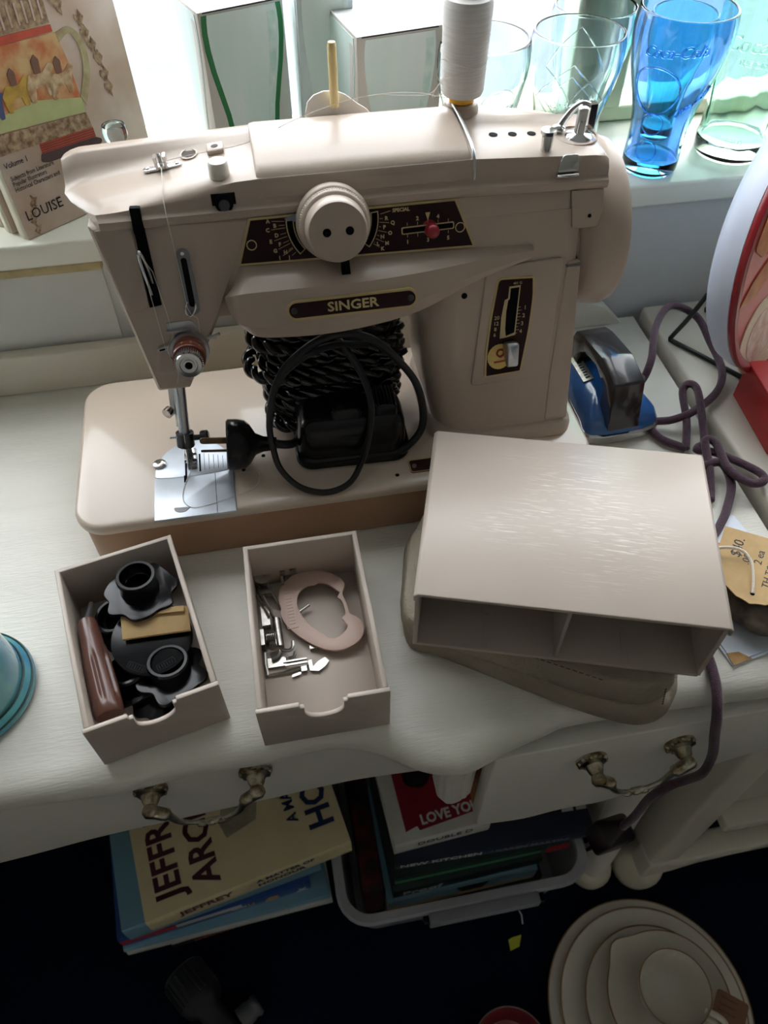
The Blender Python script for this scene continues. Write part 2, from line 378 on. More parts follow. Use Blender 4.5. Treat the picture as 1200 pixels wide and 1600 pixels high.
# ------------------------------------------------------------------ cabinet to the right
M_cab = mat('cabinet_white_paint', s(218, 212, 198), .45, var=.05, scale=6, bump=.1, bscale=100)
cab = thing('side_cabinet', 'white cabinet with plinth and bun foot standing right of the desk', 'cabinet', (.9, 0, FLZ))
m = MB(); m.box(.551, 1.3, -.185, .236, -.014, .012); part('cabinet_top', m, M_cab, cab, bevel=.004, seg=3)
m = MB(); m.box(.556, 1.3, -.175, .236, -.024, -.014); part('top_moulding', m, M_cab, cab, bevel=.003)
m = MB(); m.box(.580, 1.29, -.12, .225, -.60, -.024); part('carcass', m, M_cab, cab)
m = MB(); m.box(.574, .618, -.155, -.10, -.64, -.024); part('stile', m, M_cab, cab, bevel=.006, seg=3)
m = MB(); m.box(.630, 1.28, -.142, -.12, -.45, -.05); part('door_panel', m, M_cab, cab, bevel=.004)
m = MB(); m.box(.625, 1.29, -.165, -.12, -.485, -.465); part('ledge', m, M_cab, cab, bevel=.003)
m = MB(); m.prism([(.571, -.62), (1.2905, -.62), (1.2905, -.645), (.70, -.645), (.65, -.652), (.615, -.668), (.571, -.675)], 0, .034, frame((0, -.125, 0), (1, 0, 0), (0, 0, 1))); part('plinth', m, M_cab, cab, bevel=.003)
m = MB(); m.lathe([(.006, -.75), (.026, -.75), (.034, -.738), (.037, -.718), (.034, -.695), (.024, -.675), (.01, -.66)], 22, Matrix.Translation((.592, -.128, 0))); part('bun_foot', m, M_cream, cab)
for x, y in ((1.25, -.12), (1.25, .19), (.6, .19)):
    m = MB(); m.box(x - .025, x + .025, y - .02, y + .02, -.75, -.6); part('foot', m, M_cab, cab)
# ------------------------------------------------------------------ sewing machine
mach = thing('sewing_machine', 'beige slant-needle sewing machine with maroon dial panel on its base', 'sewing machine', (.2, .08, 0))
BZ = .053
RN = Vector((0, -.9678, .2516)); RV = Vector((0, .2516, .9678))
def rk(x, z, c=0): return Vector((x, .034 + .26 * (z - BZ), z)) + RN * c
def rkf(x, z, c=0): return frame(rk(x, z, c), (1, 0, 0), RV, RN)
def rkprism(mb, poly, c0, c1):
    n = len(poly); mb.add([rk(x, z, c0) for x, z in poly] + [rk(x, z, c1) for x, z in poly], [tuple(reversed(range(n))), tuple(range(n, 2 * n))] + [(i, (i + 1) % n, n + (i + 1) % n, n + i) for i in range(n)]); return mb
def roundpoly(poly, r, n=4):
    out = []; k = len(poly)
    for i in range(k):
        p = Vector(poly[i]); a = Vector(poly[i - 1]); b = Vector(poly[(i + 1) % k]); rr = r[i] if isinstance(r, (list, tuple)) else r
        d1 = (a - p); d2 = (b - p); l1 = min(rr, d1.length * .49); l2 = min(rr, d2.length * .49)
        if rr <= 0: out.append(tuple(p)); continue
        p1 = p + d1.normalized() * l1; p2 = p + d2.normalized() * l2
        for j in range(n + 1):
            t = j / n; q = p1 * (1 - t) ** 2 + p * 2 * t * (1 - t) + p2 * t * t; out.append(tuple(q))
    return out
def inset(poly, d):
    """offset a (roughly convex) outline towards its centre"""
    k = len(poly); A = sum(poly[i][0] * poly[(i + 1) % k][1] - poly[(i + 1) % k][0] * poly[i][1] for i in range(k)); sg = 1 if A > 0 else -1; out = []
    for i in range(k):
        a = Vector(poly[i - 1]); p = Vector(poly[i]); b = Vector(poly[(i + 1) % k])
        e1 = (p - a).normalized(); e2 = (b - p).normalized()
        n1 = Vector((-e1.y, e1.x)) * sg; n2 = Vector((-e2.y, e2.x)) * sg; nn = (n1 + n2); nn = nn.normalized() if nn.length > 1e-6 else n1
        out.append(tuple(p + nn * (d / max(.35, nn.dot(n1)))))
    return out

# base box and bed
m = MB(); m.prism(rrect(.400, .158, .020, 6, .2035, .0825), .0008, .046); part('base_box', m, M_basebox, mach, bevel=.002)
m = MB(); pr_ = lambda d: rrect(.407 - 2 * d, .166 - 2 * d, .024 - d, 8, .2035, .0825)
m.loft([[Vector((x, y, z)) for x, y in pr_(d)] for z, d in ((.0435, .003), (.0445, .0006), (.047, 0), (.050, .0), (.052, .0012), (.053, .0035))]); part('bed', m, M_bed, mach)
# slide plate, throat plate, feed slots, screw
m = MB(); m.prism([(.0600, -.0012), (.1205, -.0022), (.1205, .040)] + [(.0903 + .0302 * math.cos(a), .0425 - .0035 * math.sin(a)) for a in [PI * i / 12 for i in range(1, 12)]] + [(.0600, .0425)], BZ - .001, BZ + .0012)
sp_ = part('slide_plate', m, M_plate, mach, bevel=.0003)
m = MB(); m.box(.1062, .1066, -.0018, .039, BZ + .0011, BZ + .00135); part('seam', m, M_dark, sp_)
m = MB(); m.prism([(.0805 + .006 * math.cos(a), .0075 + .004 * math.sin(a)) for a in [PI * (.9 + .75 * i / 6) for i in range(7)]] + [(.0868, .0075)], BZ + .0011, BZ + .0016); part('thumb_notch', m, mat('notch_grey', (.25, .25, .26), .4, .8), sp_)
arc = [(.0905 + .0300 * math.cos(a), .0445 + .034 * math.sin(a)) for a in [PI * i / 20 for i in range(21)]]
m = MB(); m.prism(arc + [(.0605, .0435)] + [(.0903 - .0298 * math.cos(a), .0428 - .0035 * math.sin(a)) for a in [PI * i / 12 for i in range(1, 12)]] + [(.1205, .0435)], BZ - .001, BZ + .0012)
tp = part('throat_plate', m, M_plate, mach, bevel=.0003)
m = MB()
for x0, x1, y0, y1 in ((.0835, .0850, .036, .062), (.0945, .0958, .043, .062), (.0855, .0935, .0605, .0615)): m.box(x0, x1, y0, y1, BZ + .001, BZ + .0014)
m.box(.0825, .0845, .0335, .0405, BZ + .001, BZ + .0015); part('feed_slot', m, M_dark, tp)
m = MB()
for i in range(5): m.box(.0985 + i * .0036, .0989 + i * .0036, .044, .062 - i * .0012, BZ + .001, BZ + .0014)
part('seam_guide_line', m, mat('engraved_grey', (.12, .12, .13), .5), tp)
m = MB(); m.lathe([(.0001, 0), (.0052, 0), (.0052, .0012), (.0045, .0018), (.0001, .0018)], 18, Matrix.Translation((.0640, .0560, BZ + .0010))); part('plate_screw', m, M_chrome, tp)
m = MB(); m.box(.0863, .0928, .046, .061, BZ, BZ + .0022)
for i in range(6): m.box(.0863, .0928, .047 + i * .0024, .0478 + i * .0024, BZ + .002, BZ + .0030)
part('feed_dog', m, M_chrome, tp)
for x, y in ((.1285, .0395), (.1450, .0520), (.246, .0120)):
    m = MB(); m.lathe([(.0001, 0), (.0016, 0), (.0016, .0003), (.0001, .0003)], 10, Matrix.Translation((x, y, BZ - .0001))); part('oil_hole', m, M_dark, mach)
m = MB(); m.prism(rrect(.030, .0135, .002, 3, .272, .0185), BZ - .0005, BZ + .0008); sn = part('serial_plate', m, M_maroon, mach)
m = MB(); m.ring(rrect(.0298, .0133, .002, 3, .272, .0185), rrect(.0284, .0119, .0016, 3, .272, .0185), BZ + .0007, BZ + .001); part('plate_border', m, M_gold, sn)
m = MB()
for x in (.261, .283): m.lathe([(.0001, 0), (.0022, 0), (.0018, .0008), (.0001, .0008)], 10, Matrix.Translation((x, .0185, BZ + .0007)))
part('rivet', m, M_chrome, sn)

# column
rings = []
def csec(z, xl, xr, yf, yb, rl, rr):
    out = []
    for (cx, cy, r, a0) in ((xr - rr, yf + rr, rr, -90), (xr - rr, yb - rr, rr, 0), (xl + rl, yb - rl, rl, 90), (xl + rl, yf + rl, rl, 180)):
        for j in range(7):
            a = math.radians(a0 + 15 * j); out.append(Vector((cx + r * math.cos(a), cy + r * math.sin(a), z)))
    return out
for z, xl, xr in ((.065, .2840, .3905), (.085, .2790, .390), (.11, .2760, .3895), (.14, .2745, .389), (.17, .2740, .388), (.2010, .270, .388), (.225, .262, .388)):
    rings.append(csec(z, xl, xr, .034 + .26 * (z - BZ), .150, .028, .010))
m = MB(); m.loft(rings); col = part('column', m, M_paint, mach)
m = MB(); m.loft([csec(z, xl, xr, yf, .154, .030, .012) for z, xl, xr, yf in ((.0530, .2790, .3955, .0315), (.060, .2790, .3955, .0315), (.0640, .2800, .3945, .0330), (.0655, .2825, .3925, .0350))]); part('column_foot', m, M_paint, mach)
# raised stitch-length panel on the column
pp = roundpoly([(.3192, .1915), (.3752, .1935), (.3690, .1058), (.3094, .1044)], [.001, .003, .003, .003])
m = MB(); rkprism(m, pp, -.004, .0020); part('column_panel', m, M_paint, mach, bevel=.0008)
m = MB(); rkprism(m, roundpoly([(.3785, .190), (.3885, .190), (.3900, .0665), (.3715, .0665), (.3725, .105)], .002), -.004, .0008); part('column_corner', m, M_paint, mach, bevel=.0008)
m = MB(); m.lathe([(.0001, 0), (.0022, 0), (.0022, .0003), (.0001, .0003)], 12, rkf(.3035, .1735, .0001)); part('oil_hole', m, M_dark, mach)

# arm
def apart(name, x0, x1, poly, mt=None, **k):
    q = MB(); q.prism(poly, x0, x1, Matrix(((0, 0, 1, 0), (1, 0, 0, 0), (0, 1, 0, 0), (0, 0, 0, 1)))); return part(name, q, mt or M_paint, mach, **k)
apart('arm', .120, .3780, [(.0826, .2392), (.0735, .2035), (.0735, .172), (.150, .172), (.172, .200), (.172, .2392)], bevel=.002)
q = MB(); q.prism([(.0820, .2375), (.0752, .2110), (.0800, .2090), (.150, .2090), (.170, .2375)], .3770, .4005, Matrix(((0, 0, 1, 0), (1, 0, 0, 0), (0, 1, 0, 0), (0, 0, 0, 1)))); ae = part('arm_end', q, M_paint, mach, bevel=.0025, seg=3)
q = MB(); rkprism(q, roundpoly([(.3765, .2365), (.4000, .2355), (.4008, .2200), (.3955, .2125), (.3795, .2125)], [.001, .001, .004, .004, .001]), -.003, .0012); part('end_cap_plate', q, M_paint, ae, bevel=.0006)
q = MB(); q.lathe([(.0001, 0), (.0013, 0), (.0013, .0003), (.0001, .0003)], 10, rkf(.3912, .2195, .0012)); part('oil_hole', q, M_dark, ae)

# lower arm cover (belly)
def belly():
    st = [((.1500, .2098), (.1372, .1925), (.1385, .1800), (.1440, .1720), .0, .006, .0, .0),
          ((.1545, .2096), (.1435, .1955), (.1440, .1770), (.1500, .1660), .0, .0135, .0145, .008),
          ((.1630, .2094), (.1560, .1970), (.1570, .1750), (.1620, .1630), .0, .0165, .0185, .012),
          ((.2000, .2090), (.2000, .1972), (.2000, .1740), (.2000, .1618), .0, .0180, .0200, .014),
          ((.2350, .2082), (.2350, .1972), (.2350, .1760), (.2350, .1640), .0, .0175, .0195, .0135),
          ((.2680, .2074), (.2680, .1980), (.2680, .1805), (.2680, .1690), .0, .0150, .0165, .0110),
          ((.3000, .2064), (.3000, .1990), (.3000, .1880), (.3000, .1795), .0, .0095, .0100, .0060),
          ((.3200, .2056), (.3200, .2000), (.3200, .1920), (.3200, .1860), .0, .0065, .0065, .0040),
          ((.3515, .2042), (.3515, .2010), (.3515, .1975), (.3515, .1945), .0, .0040, .0040, .0030)]
    rows = []
    for k in range(4):
        rows.append(spline([(*a[k], a[4 + k]) for a in st], 5))
    rings = []
    for i in range(len(rows[0])):
        tp_, cr, lo_, bt = [r[i] for r in rows]
        P = [rk(tp_.x, tp_.y, 0), rk(tp_.x * .4 + cr.x * .6, tp_.y * .25 + cr.y * .75, tp_.z * .25 + cr.z * .80), rk(cr.x, cr.y, cr.z), rk(lo_.x, lo_.y, lo_.z), rk(bt.x, bt.y + .0015, bt.z), Vector((bt.x, .085, bt.y)), Vector((bt.x, .140, bt.y + .002)), Vector((tp_.x, .140, tp_.y)), Vector((tp_.x, .09, tp_.y))]
        rings.append(P)
    q = MB(); q.loft(rings); return q
ar = part('arm_cover', belly(), M_paint, mach, ang=28)
q = MB(); q.prism(roundpoly([(-.0032, -.011), (.0032, -.011), (.0026, .008), (-.0026, .008)], .003), .009, .0125, frame(rk(.2190, .205, 0), (1, 0, 0), RV, RN)); part('pointer_notch', q, M_dark, ar)
# maker's badge on the belly
BF = frame(rk(.2210, .1838, .0196), (1, 0, .0045), (rk(.2, .1972, .0180) - rk(.2, .1740, .0200)))
def stad(w, h): return rrect(w, h, h / 2 - 1e-5, 8)
q = MB(); q.prism(stad(.0890, .0132), -.003, .0006, BF); bd = part('name_badge', q, M_gold, mach, label='gold rimmed maroon name badge')
q = MB(); q.prism(stad(.0858, .0100), .0005, .0009, BF); part('badge_field', q, M_maroon, bd)
q = text_mb('SINGER', .0088, BF @ Matrix.Translation((0, -.0001, .0009)), .0004, .00018, sx=1.18); part('lettering', q, M_goldtext, bd)
for x in (-.0395, .0395):
    q = MB(); q.lathe([(.0001, 0), (.0022, 0), (.0017, .0008), (.0001, .0009)], 12, BF @ Matrix.Translation((x, 0, .0009))); part('badge_screw', q, mat('blackened_screw', (.05, .045, .045), .45, .5), bd)

# top cover: profile in (y, z) at stations along x
def deck(x):
    t_ = min(1, max(0, (x - .05) / .11)); return .2455 + .0150 * t_ - .0050 * max(0, (x - .31) / .09)
def top_section(x):
    t_ = min(1, max(0, (x - .05) / .12)); ss = t_ * t_ * (3 - 2 * t_)        # 0 at the head end, 1 at the lid
    e = max(0, (x - .31) / .09)
    zr = .2592 + .0055 * t_ - .0130 * e * e                                  # ridge
    zd = deck(x); zf = .2385 - .0030 * e
    return [(.0824, zf), (.0806, zf + .0020), (.0808, zf + .0065), (.0838, zf + .0085), (.0850, zf + .0100 + .006 * ss), (.0875, zd - .0005 + .001 * ss), (.0960, zd + .0018),
            (.1120, zd + .0015), (.1280, zd + .0008), (.1370, zd + .0015), (.1420, max(zd + .0040, zr - .0060)), (.1470, zr - .0008), (.1500, zr), (.1620, zr - .0030), (.1700, zr - .010), (.1730, zf)]
XS = [.0440, .0455, .049, .055, .065, .08, .095, .11, .125, .14, .155, .17, .20, .24, .28, .31, .335, .36, .38, .392, .399, .402]
rings = []
for x in XS:
    sec = top_section(x); k = 1.0
    dl_ = max(0, (.056 - x) / .012); drr = max(0, (x - .396) / .006)
    R = []
    for y, z in sec:
        y2 = y + (.016 * dl_ ** 1.6 if y < .12 else 0) * (1 - (y - .08) / .04 if y < .12 else 0); z2 = z - (.004 * dl_ ** 2 + .003 * drr ** 2) * (1 if z > .245 else 0)
        xx = x + (.0175 * (1 - min(1, (y - .08) / .045)) * max(0, 1 - (x - .044) / .05) if y < .125 else 0)
        R.append(Vector((xx, y2, z2)))
    rings.append(R)
m = MB(); m.loft(rings); cov = part('top_cover', m, M_paint, mach, ang=50)
# hinged lid over the middle
def lid_sec(x, k):
    z0 = .2488
    return [(.0848, z0), (.0838, z0 + .0010), (.0868, .2600), (.0905, .2640), (.0980, .2662), (.115, .2685), (.135, .2695), (.148, .2690), (.158, .2650), (.166, .2560), (.166, .250), (.150, .2495)]
rings = []
for x, g in ((.1685, .0035), (.1692, .0012), (.172, 0), (.20, 0), (.25, 0), (.30, 0), (.3050, 0), (.3070, .0012), (.3075, .0035)):
    rings.append([Vector((x, .125 + (y - .125) * (1 - g * 8), .255 + (z - .255) * (1 - g * 40 if z > .255 else 1))) for y, z in lid_sec(x, g)])
m = MB(); m.loft(rings); lid = part('top_lid', m, M_paint, mach, ang=50)
q = MB(); q.tube([Vector((.3085, y, z + .0006)) for y, z in lid_sec(0, 0)[:9]], .0011, 8); part('lid_trim', q, M_steel, mach)
for i in range(4):
    q = MB(); q.lathe([(.0001, 0), (.0030, 0), (.0030, .0003), (.0001, .0003)], 14, frame((.3300 + i * .0135, .1190, deck(.33 + i * .0135) + .0014), (1, 0, -.05), (0, 1, -.03))); part('vent_hole', q, M_dark, mach)

# head
hp = [(.0606, .2425), (.0796, .1292), (.1018, .1292), (.1325, .1800), (.1480, .2100), (.1620, .2390)]
hpr = [.001, .002, .001, .004, .004, .001]; hp_in = roundpoly(inset(hp, .0020), hpr); hp = roundpoly(hp, hpr)
m = MB(); n = len(hp)
cx_ = .105
rings = [[rk(x, z, c) for x, z in (hp_in if c > -.001 else hp)] for c in (0, -.0025)] + [[Vector((cx_ + (p[0] - cx_) * .97, .150 if p[1] > .17 else .120, p[1])) for p in hp]]
m.loft(rings); head = part('head', m, M_paint, mach, ang=40)
m = MB(); rkprism(m, roundpoly([(.0640, .2400), (.0870, .2400), (.0872, .1900), (.0745, .1870), (.0718, .1900)], [.001, .001, .004, .003, .002]), -.002, .0012); part('face_door', m, M_paint, mach, bevel=.0005)
m = MB(); rkprism(m, [(.0888, .2518), (.0950, .2515), (.0952, .1905), (.0872, .1895)], -.002, .0016)
rkprism(m, [(.0888, .2518), (.0950, .2515), (.0951, .2365), (.0884, .2367)], -.002, .0042); part('take_up_slot_shade', m, M_dark, mach)  # raised black prism painted in as the shade inside the slot
# take-up lever
q = MB(); P = spline([rk(.0905, .198, .002), rk(.0890, .212, .004), rk(.0885, .2235, .0075), rk(.0893, .2275, .009), rk(.0905, .2245, .0075), rk(.0920, .214, .003), rk(.0925, .205, .001)], 6); q.tube(P, .0009, 8); q.ball(rk(.0892, .2262, .0088), .0018, 8); part('take_up_lever', q, M_chrome, mach)
# thread guide slot with bezel
F = rkf(.1150, .2030, 0)
q = MB(); q.ring(stad(.0085, .0440)[:0] or rrect(.0090, .0440, .0044, 6), rrect(.0040, .0330, .0019, 6), -.001, .0016, F); sl = part('slot_bezel', q, mat('dark_steel', (.22, .22, .24), .35, .9), mach)
q = MB(); q.prism(rrect(.0042, .0332, .002, 5), -.0008, .0009, F); part('slot_opening', q, M_dark, sl)
q = MB(); q.lathe([(.0001, 0), (.0016, 0), (.0012, .0007), (.0001, .0008)], 10, F @ Matrix.Translation((0, .0193, .0016))); part('bezel_screw', q, M_chrome, sl)
q = MB(); q.tube(spline([rk(.112, .190, .001), rk(.1105, .188, .004), rk(.1105, .184, .005), rk(.113, .182, .004), rk(.1165, .186, .004), rk(.1175, .190, .003)], 5), .0008, 6); part('thread_hook', q, M_chrome, sl)
# tension unit
TF = frame(rk(.1075, .1590, 0), (1, 0, 0), RV, RN)
q = MB(); q.lathe([(.0001, 0), (.0130, 0), (.0130, .0020), (.0120, .0030), (.0120, .0044), (.0136, .0052), (.0132, .0066), (.0001, .0066)], 28, TF); tn = part('tension_disc', q, M_steel, mach)
M_bake = mat('red_brown_bakelite', s(112, 48, 32), .3, coat=.3)
q = MB(); q.lathe([(.0001, .0066), (.0112, .0066), (.0114, .0120), (.0104, .0128), (.0112, .0140), (.0112, .0195), (.0106, .0205), (.0001, .0205)], 28, TF); dial = part('tension_dial', q, M_bake, tn)
q = MB()
for k, ch in ((-.9, '1'), (-.3, '0'), (.3, '9')):
    a = PI / 2 + k * .9
    pc = TF @ Vector((.01115 * math.cos(a), .01115 * math.sin(a), .0168)); nrm = (TF.to_3x3() @ Vector((math.cos(a), math.sin(a), 0))); up_ = TF.to_3x3() @ Vector((0, 0, -1))
    q2 = text_mb(ch, .0036, frame(pc, up_.cross(nrm), up_, nrm), .0003); q.add(q2.v, q2.f)
part('dial_number', q, M_goldtext, dial)
q = MB(); q.lathe([(.0001, .0205), (.0088, .0205), (.0092, .0215), (.0092, .0280), (.0085, .0300), (.0060, .0302), (.0055, .0292), (.0040, .0292), (.0038, .0302), (.0026, .0302), (.0024, .0270), (.0001, .0270)], 40, TF)
for i in range(40):
    a = 2 * PI * i / 40; q.box(-.0004, .0004, .0090, .0097, .0216, .0278, TF @ Matrix.Rotation(a, 4, 'Z'))
part('tension_knob', q, M_chrome, tn)
q = MB(); q.lathe([(.0001, .0269), (.0023, .0269), (.0023, .0276), (.0001, .0276)], 14, TF); part('knob_hole', q, M_dark, tn)
q = MB(); q.prism(roundpoly([(-.0125, .0195), (.0045, .0200), (.0090, .0135), (.004, .011), (.0035, .0145), (-.0115, .0140)], .002), .0005, .0018, TF); q.box(-.0125, .0035, .0140, .0150, .0010, .0055, TF); part('thread_plate', q, M_steel, tn)
q = MB(); q.prism(roundpoly([(-.0215, .0035), (-.0115, .0050), (-.0115, .0015), (-.0215, .0005)], .0018), .001, .0045, TF); part('check_spring_guide', q, M_steel, tn)
q = MB(); q.prism(roundpoly([(-.0200, .0026), (-.0150, .0034), (-.0150, .0022), (-.0200, .0016)], .0004), .0044, .0048, TF); part('guide_hole', q, M_dark, tn)
q = MB(); q.tube(spline([TF @ Vector(p) for p in ((-.008, .011, .003), (-.0125, .006, .005), (-.0135, -.001, .006), (-.011, -.007, .006), (-.0075, -.010, .006))], 6), .0007, 6); q.prism(roundpoly([(-.0125, .001), (-.0095, .001), (-.0050, -.0125), (-.0080, -.0125)], .0015), .002, .0036, TF); part('check_spring', q, M_chrome, tn)
q = MB(); q.box(.0135, .0195, .006, .0075, .0, .004, TF); q.tube([TF @ Vector((.015, .0065, .003)), TF @ Vector((.022, .0095, .0045))], .0012, 6); part('release_pin', q, M_steel, tn)
# presser bar, needle bar, clamp, foot
d = (Vector((.0900, .0520, .0600)) - Vector((.0965, .0790, .1300))).normalized(); A0 = Vector((.0935, .0740, .1305))
q = MB(); q.lathe([(.0001, -.003), (.0095, -.003), (.0095, .001), (.007, .0022), (.0001, .0022)], 16, axis_frame(A0 + d * .002, d)); part('bar_bushing', q, M_dark, mach)
q = MB(); q.tube([A0, A0 + d * .058], .0042, 12); nb = part('needle_bar', q, M_steel, mach)
q = MB(); q.tube([A0 + Vector((-.003, .012, 0)), A0 + d * .052 + Vector((-.003, .012, 0))], .0035, 10); pb = part('presser_bar', q, M_steel, mach)
C0 = A0 + d * .049; 
q = MB(); q.lathe([(.0001, 0), (.0068, 0), (.0068, .011), (.0055, .012), (.0001, .012)], 12, axis_frame(C0, d)); part('needle_clamp', q, mat('gunmetal', (.08, .08, .085), .35, .9), nb)
q = MB(); q.tube([C0 + d * .005, C0 + d * .005 + Vector((.013, -.002, .001))], .0022, 8); q.lathe([(.0001, 0), (.0046, 0), (.0052, .001), (.0052, .005), (.004, .006), (.0001, .006)], 14, axis_frame(C0 + d * .005 + Vector((.012, -.002, .001)), (1, -.1, .05))); part('clamp_screw', q, MATS['gunmetal'], nb)
q = MB(); q.tube([C0 + d * .001 + Vector((.004, -.004, 0)), C0 + d * .001 + Vector((-.011, -.003, .000))], .0008, 6); part('thread_pin', q, M_steel, nb)
q = MB(); q.tube([C0 + d * .010, C0 + d * .026], .0009, 6); part('needle', q, M_chrome, nb)
q = MB(); B0 = A0 + d * .030 + Vector((-.006, .012, 0)); q.prism(roundpoly([(-.004, -.010), (.003, -.012), (.004, .010), (-.002, .012)], .002), -.002, .002, frame(B0, (1, 0, 0), -d)); q.lathe([(.0001, 0), (.0042, 0), (.0042, .005), (.0001, .005)], 12, axis_frame(B0 + Vector((-.004, -.003, -.008)), (-.6, -.8, 0))); part('foot_holder', q, M_chrome, pb)
q = MB()
for x in (.0858, .0922): q.prism(roundpoly([(0, 0), (.012, 0), (.015, .003), (.012, .0042), (0, .0032)], .001), -.0016, .0016, frame((x, .0635, BZ + .0030), (0, -1, 0), (0, 0, 1)))
q.box(.0845, .0935, .0575, .0625, BZ + .0040, BZ + .0080); q.box(.0870, .0910, .058, .066, BZ + .006, BZ + .018); part('presser_foot', q, M_chrome, pb)

# dial panel
pan = [(.1491, .2101), (.3105, .2068), (.2966, .2387), (.1602, .2387)]
m = MB(); rkprism(m, roundpoly(pan, .0012), -.001, .0012); dp = part('dial_panel', m, M_gold, mach)
m = MB(); rkprism(m, inset(pan, .0014), .0011, .0016); part('panel_field', m, M_maroon, dp)
KX, KZ = .2138, .2327
def rkp(x, z, c): return rk(x, z, c)
def arcpoly(r0, r1, a0, a1, n=10):
    A = [a0 + (a1 - a0) * i / n for i in range(n + 1)]
    f = lambda r, a: (KX + r * math.cos(math.radians(a)), KZ + r * math.sin(math.radians(a)) / 1.0333)
    return [f(r1, a) for a in A] + [f(r0, a) for a in reversed(A)]
for a0, a1 in ((175, 219), (-39, 5)):
    q = MB(); rkprism(q, arcpoly(.0252, .0304, a0 - 1.2, a1 + 1.2), .0015, .0019); b = part('dial_window_border', q, M_goldtext, dp)
    q = MB(); rkprism(q, arcpoly(.0259, .0297, a0, a1), .0018, .0022); part('dial_window', q, M_dark, b)
def letter(body, size, x, z, par, name='dial_letter', c=.0016, **k):
    part(name, text_mb(body, size, rkf(x, z, c), .0003, **k), M_goldtext, par)
def tick(a, b, par, r=.00017, name='dial_tick'):
    q = MB(); q.tube([a, b], r, 4); part(name, q, M_goldtext, par)
LET = {'A': (.1721, .2359), 'B': (.1762, .2328), 'C': (.1713, .2305), 'D': (.1766, .2269), 'E': (.1724, .2233), 'F': (.1780, .2211), 'G': (.1746, .2174), 'H': (.1811, .2160), 'I': (.1769, .2127), 'J': (.1832, .2123), 'K': (.2459, .2119), 'L': (.2430, .2153), 'M': (.2491, .2151), 'N': (.2462, .2195), 'O': (.2515, .2214), 'P': (.2478, .2254), 'Q': (.2535, .2277), 'R': (.2494, .2308)}
for ch, (lx, lz) in LET.items():
    letter(ch, .0034, lx, lz, dp, bold=.00012)
    dv = Vector((lx - KX, lz - KZ)); dn = dv.normalized(); tick(rk(KX + dn.x * .0312, KZ + dn.y * .0312, .0017), rk(lx - dn.x * .0024, lz - dn.y * .0024, .0017), dp)
letter('SPECIAL', .0032, .2536, .2352, dp, 'dial_word', align='LEFT', bold=.0001)
tick(rk(.2455, .2338, .0017), rk(.2525, .2352, .0017), dp)
# width scale with red lever
WXC, WZC = .2772, .2222
q2 = MB(); q2.prism(rrect(.0360, .0048, .0010, 3), .0015, .0019, rkf(WXC, WZC) @ Matrix.Rotation(.02, 4, 'Z')); b = part('width_slot_border', q2, M_goldtext, dp)
q2 = MB(); q2.prism(rrect(.0345, .0033, .0007, 3), .0018, .0022, rkf(WXC, WZC) @ Matrix.Rotation(.02, 4, 'Z')); part('width_slot', q2, M_dark, b)
for k in range(5):
    x = WXC - .0140 + k * .0070; up_ = k % 2 == 1
    for sg in ((1, -1)): tick(rk(x, WZC + sg * .0027, .0017), rk(x, WZC + sg * .0046, .0017), dp, .00018, 'width_tick')
    letter(str(k + 1), .0036, x, WZC + (.0066 if up_ else -.0076), dp, 'width_number', bold=.0001)
q2 = MB(); rkprism(q2, [(WXC - .0016, WZC + .0098), (WXC + .0016, WZC + .0098), (WXC, WZC + .0045)], .0015, .0019); part('width_pointer', q2, M_goldtext, dp)
q2 = MB(); q2.prism(circle(.0052, 16), .0014, .0018, rkf(WXC + .0012, WZC + .0002)); q2.lathe([(.0001, .0018), (.0042, .0018), (.0048, .005), (.0044, .009), (.0025, .0105), (.0001, .0108)], 16, rkf(WXC + .0020, WZC - .0008)); part('width_lever', q2, mat('red_plastic', s(150, 28, 40), .35, coat=.3), dp, label='small red stitch width lever')
for x, z in ((.1598, .2225), (.2994, .2206)):
    q2 = MB(); q2.ring(circle(.0034, 18), circle(.0028, 18), .0015, .0019, rkf(x, z)); part('panel_circle', q2, M_goldtext, dp)
# big selector knob
KF = rkf(KX, KZ)
q = MB(); q.lathe([(.0001, .0010), (.0225, .0010), (.0240, .0025), (.0243, .0060), (.0236, .0085), (.0226, .0096), (.0220, .0098), (.0220, .0112), (.0224, .0118), (.0224, .0155), (.0214, .0168), (.0198, .0174), (.0196, .0200), (.0192, .0270), (.0182, .0285), (.0001, .0289)], 64, KF); kn = part('selector_knob', q, M_paint, mach)
q = MB()
for i in range(90): q.box(-.0003, .0003, .0220, .0228, .0120, .0148, KF @ Matrix.Rotation(2 * PI * i / 90, 4, 'Z'))
part('knob_ridge', q, M_tray, kn)
for x in (-.0068, .0076):
    q = MB(); q.lathe([(.0001, 0), (.0027, 0), (.0027, .0004), (.0001, .0004)], 16, KF @ Matrix.Translation((x, .0004, .0287))); part('knob_hole', q, M_dark, kn)
q = MB(); q.prism([(-.031, .0045), (-.0235, .0065), (-.0235, .0020), (-.030, .0035)], .0024, .0036, KF); part('knob_pointer', q, mat('pointer_clear', s(130, 140, 156), .2), kn)

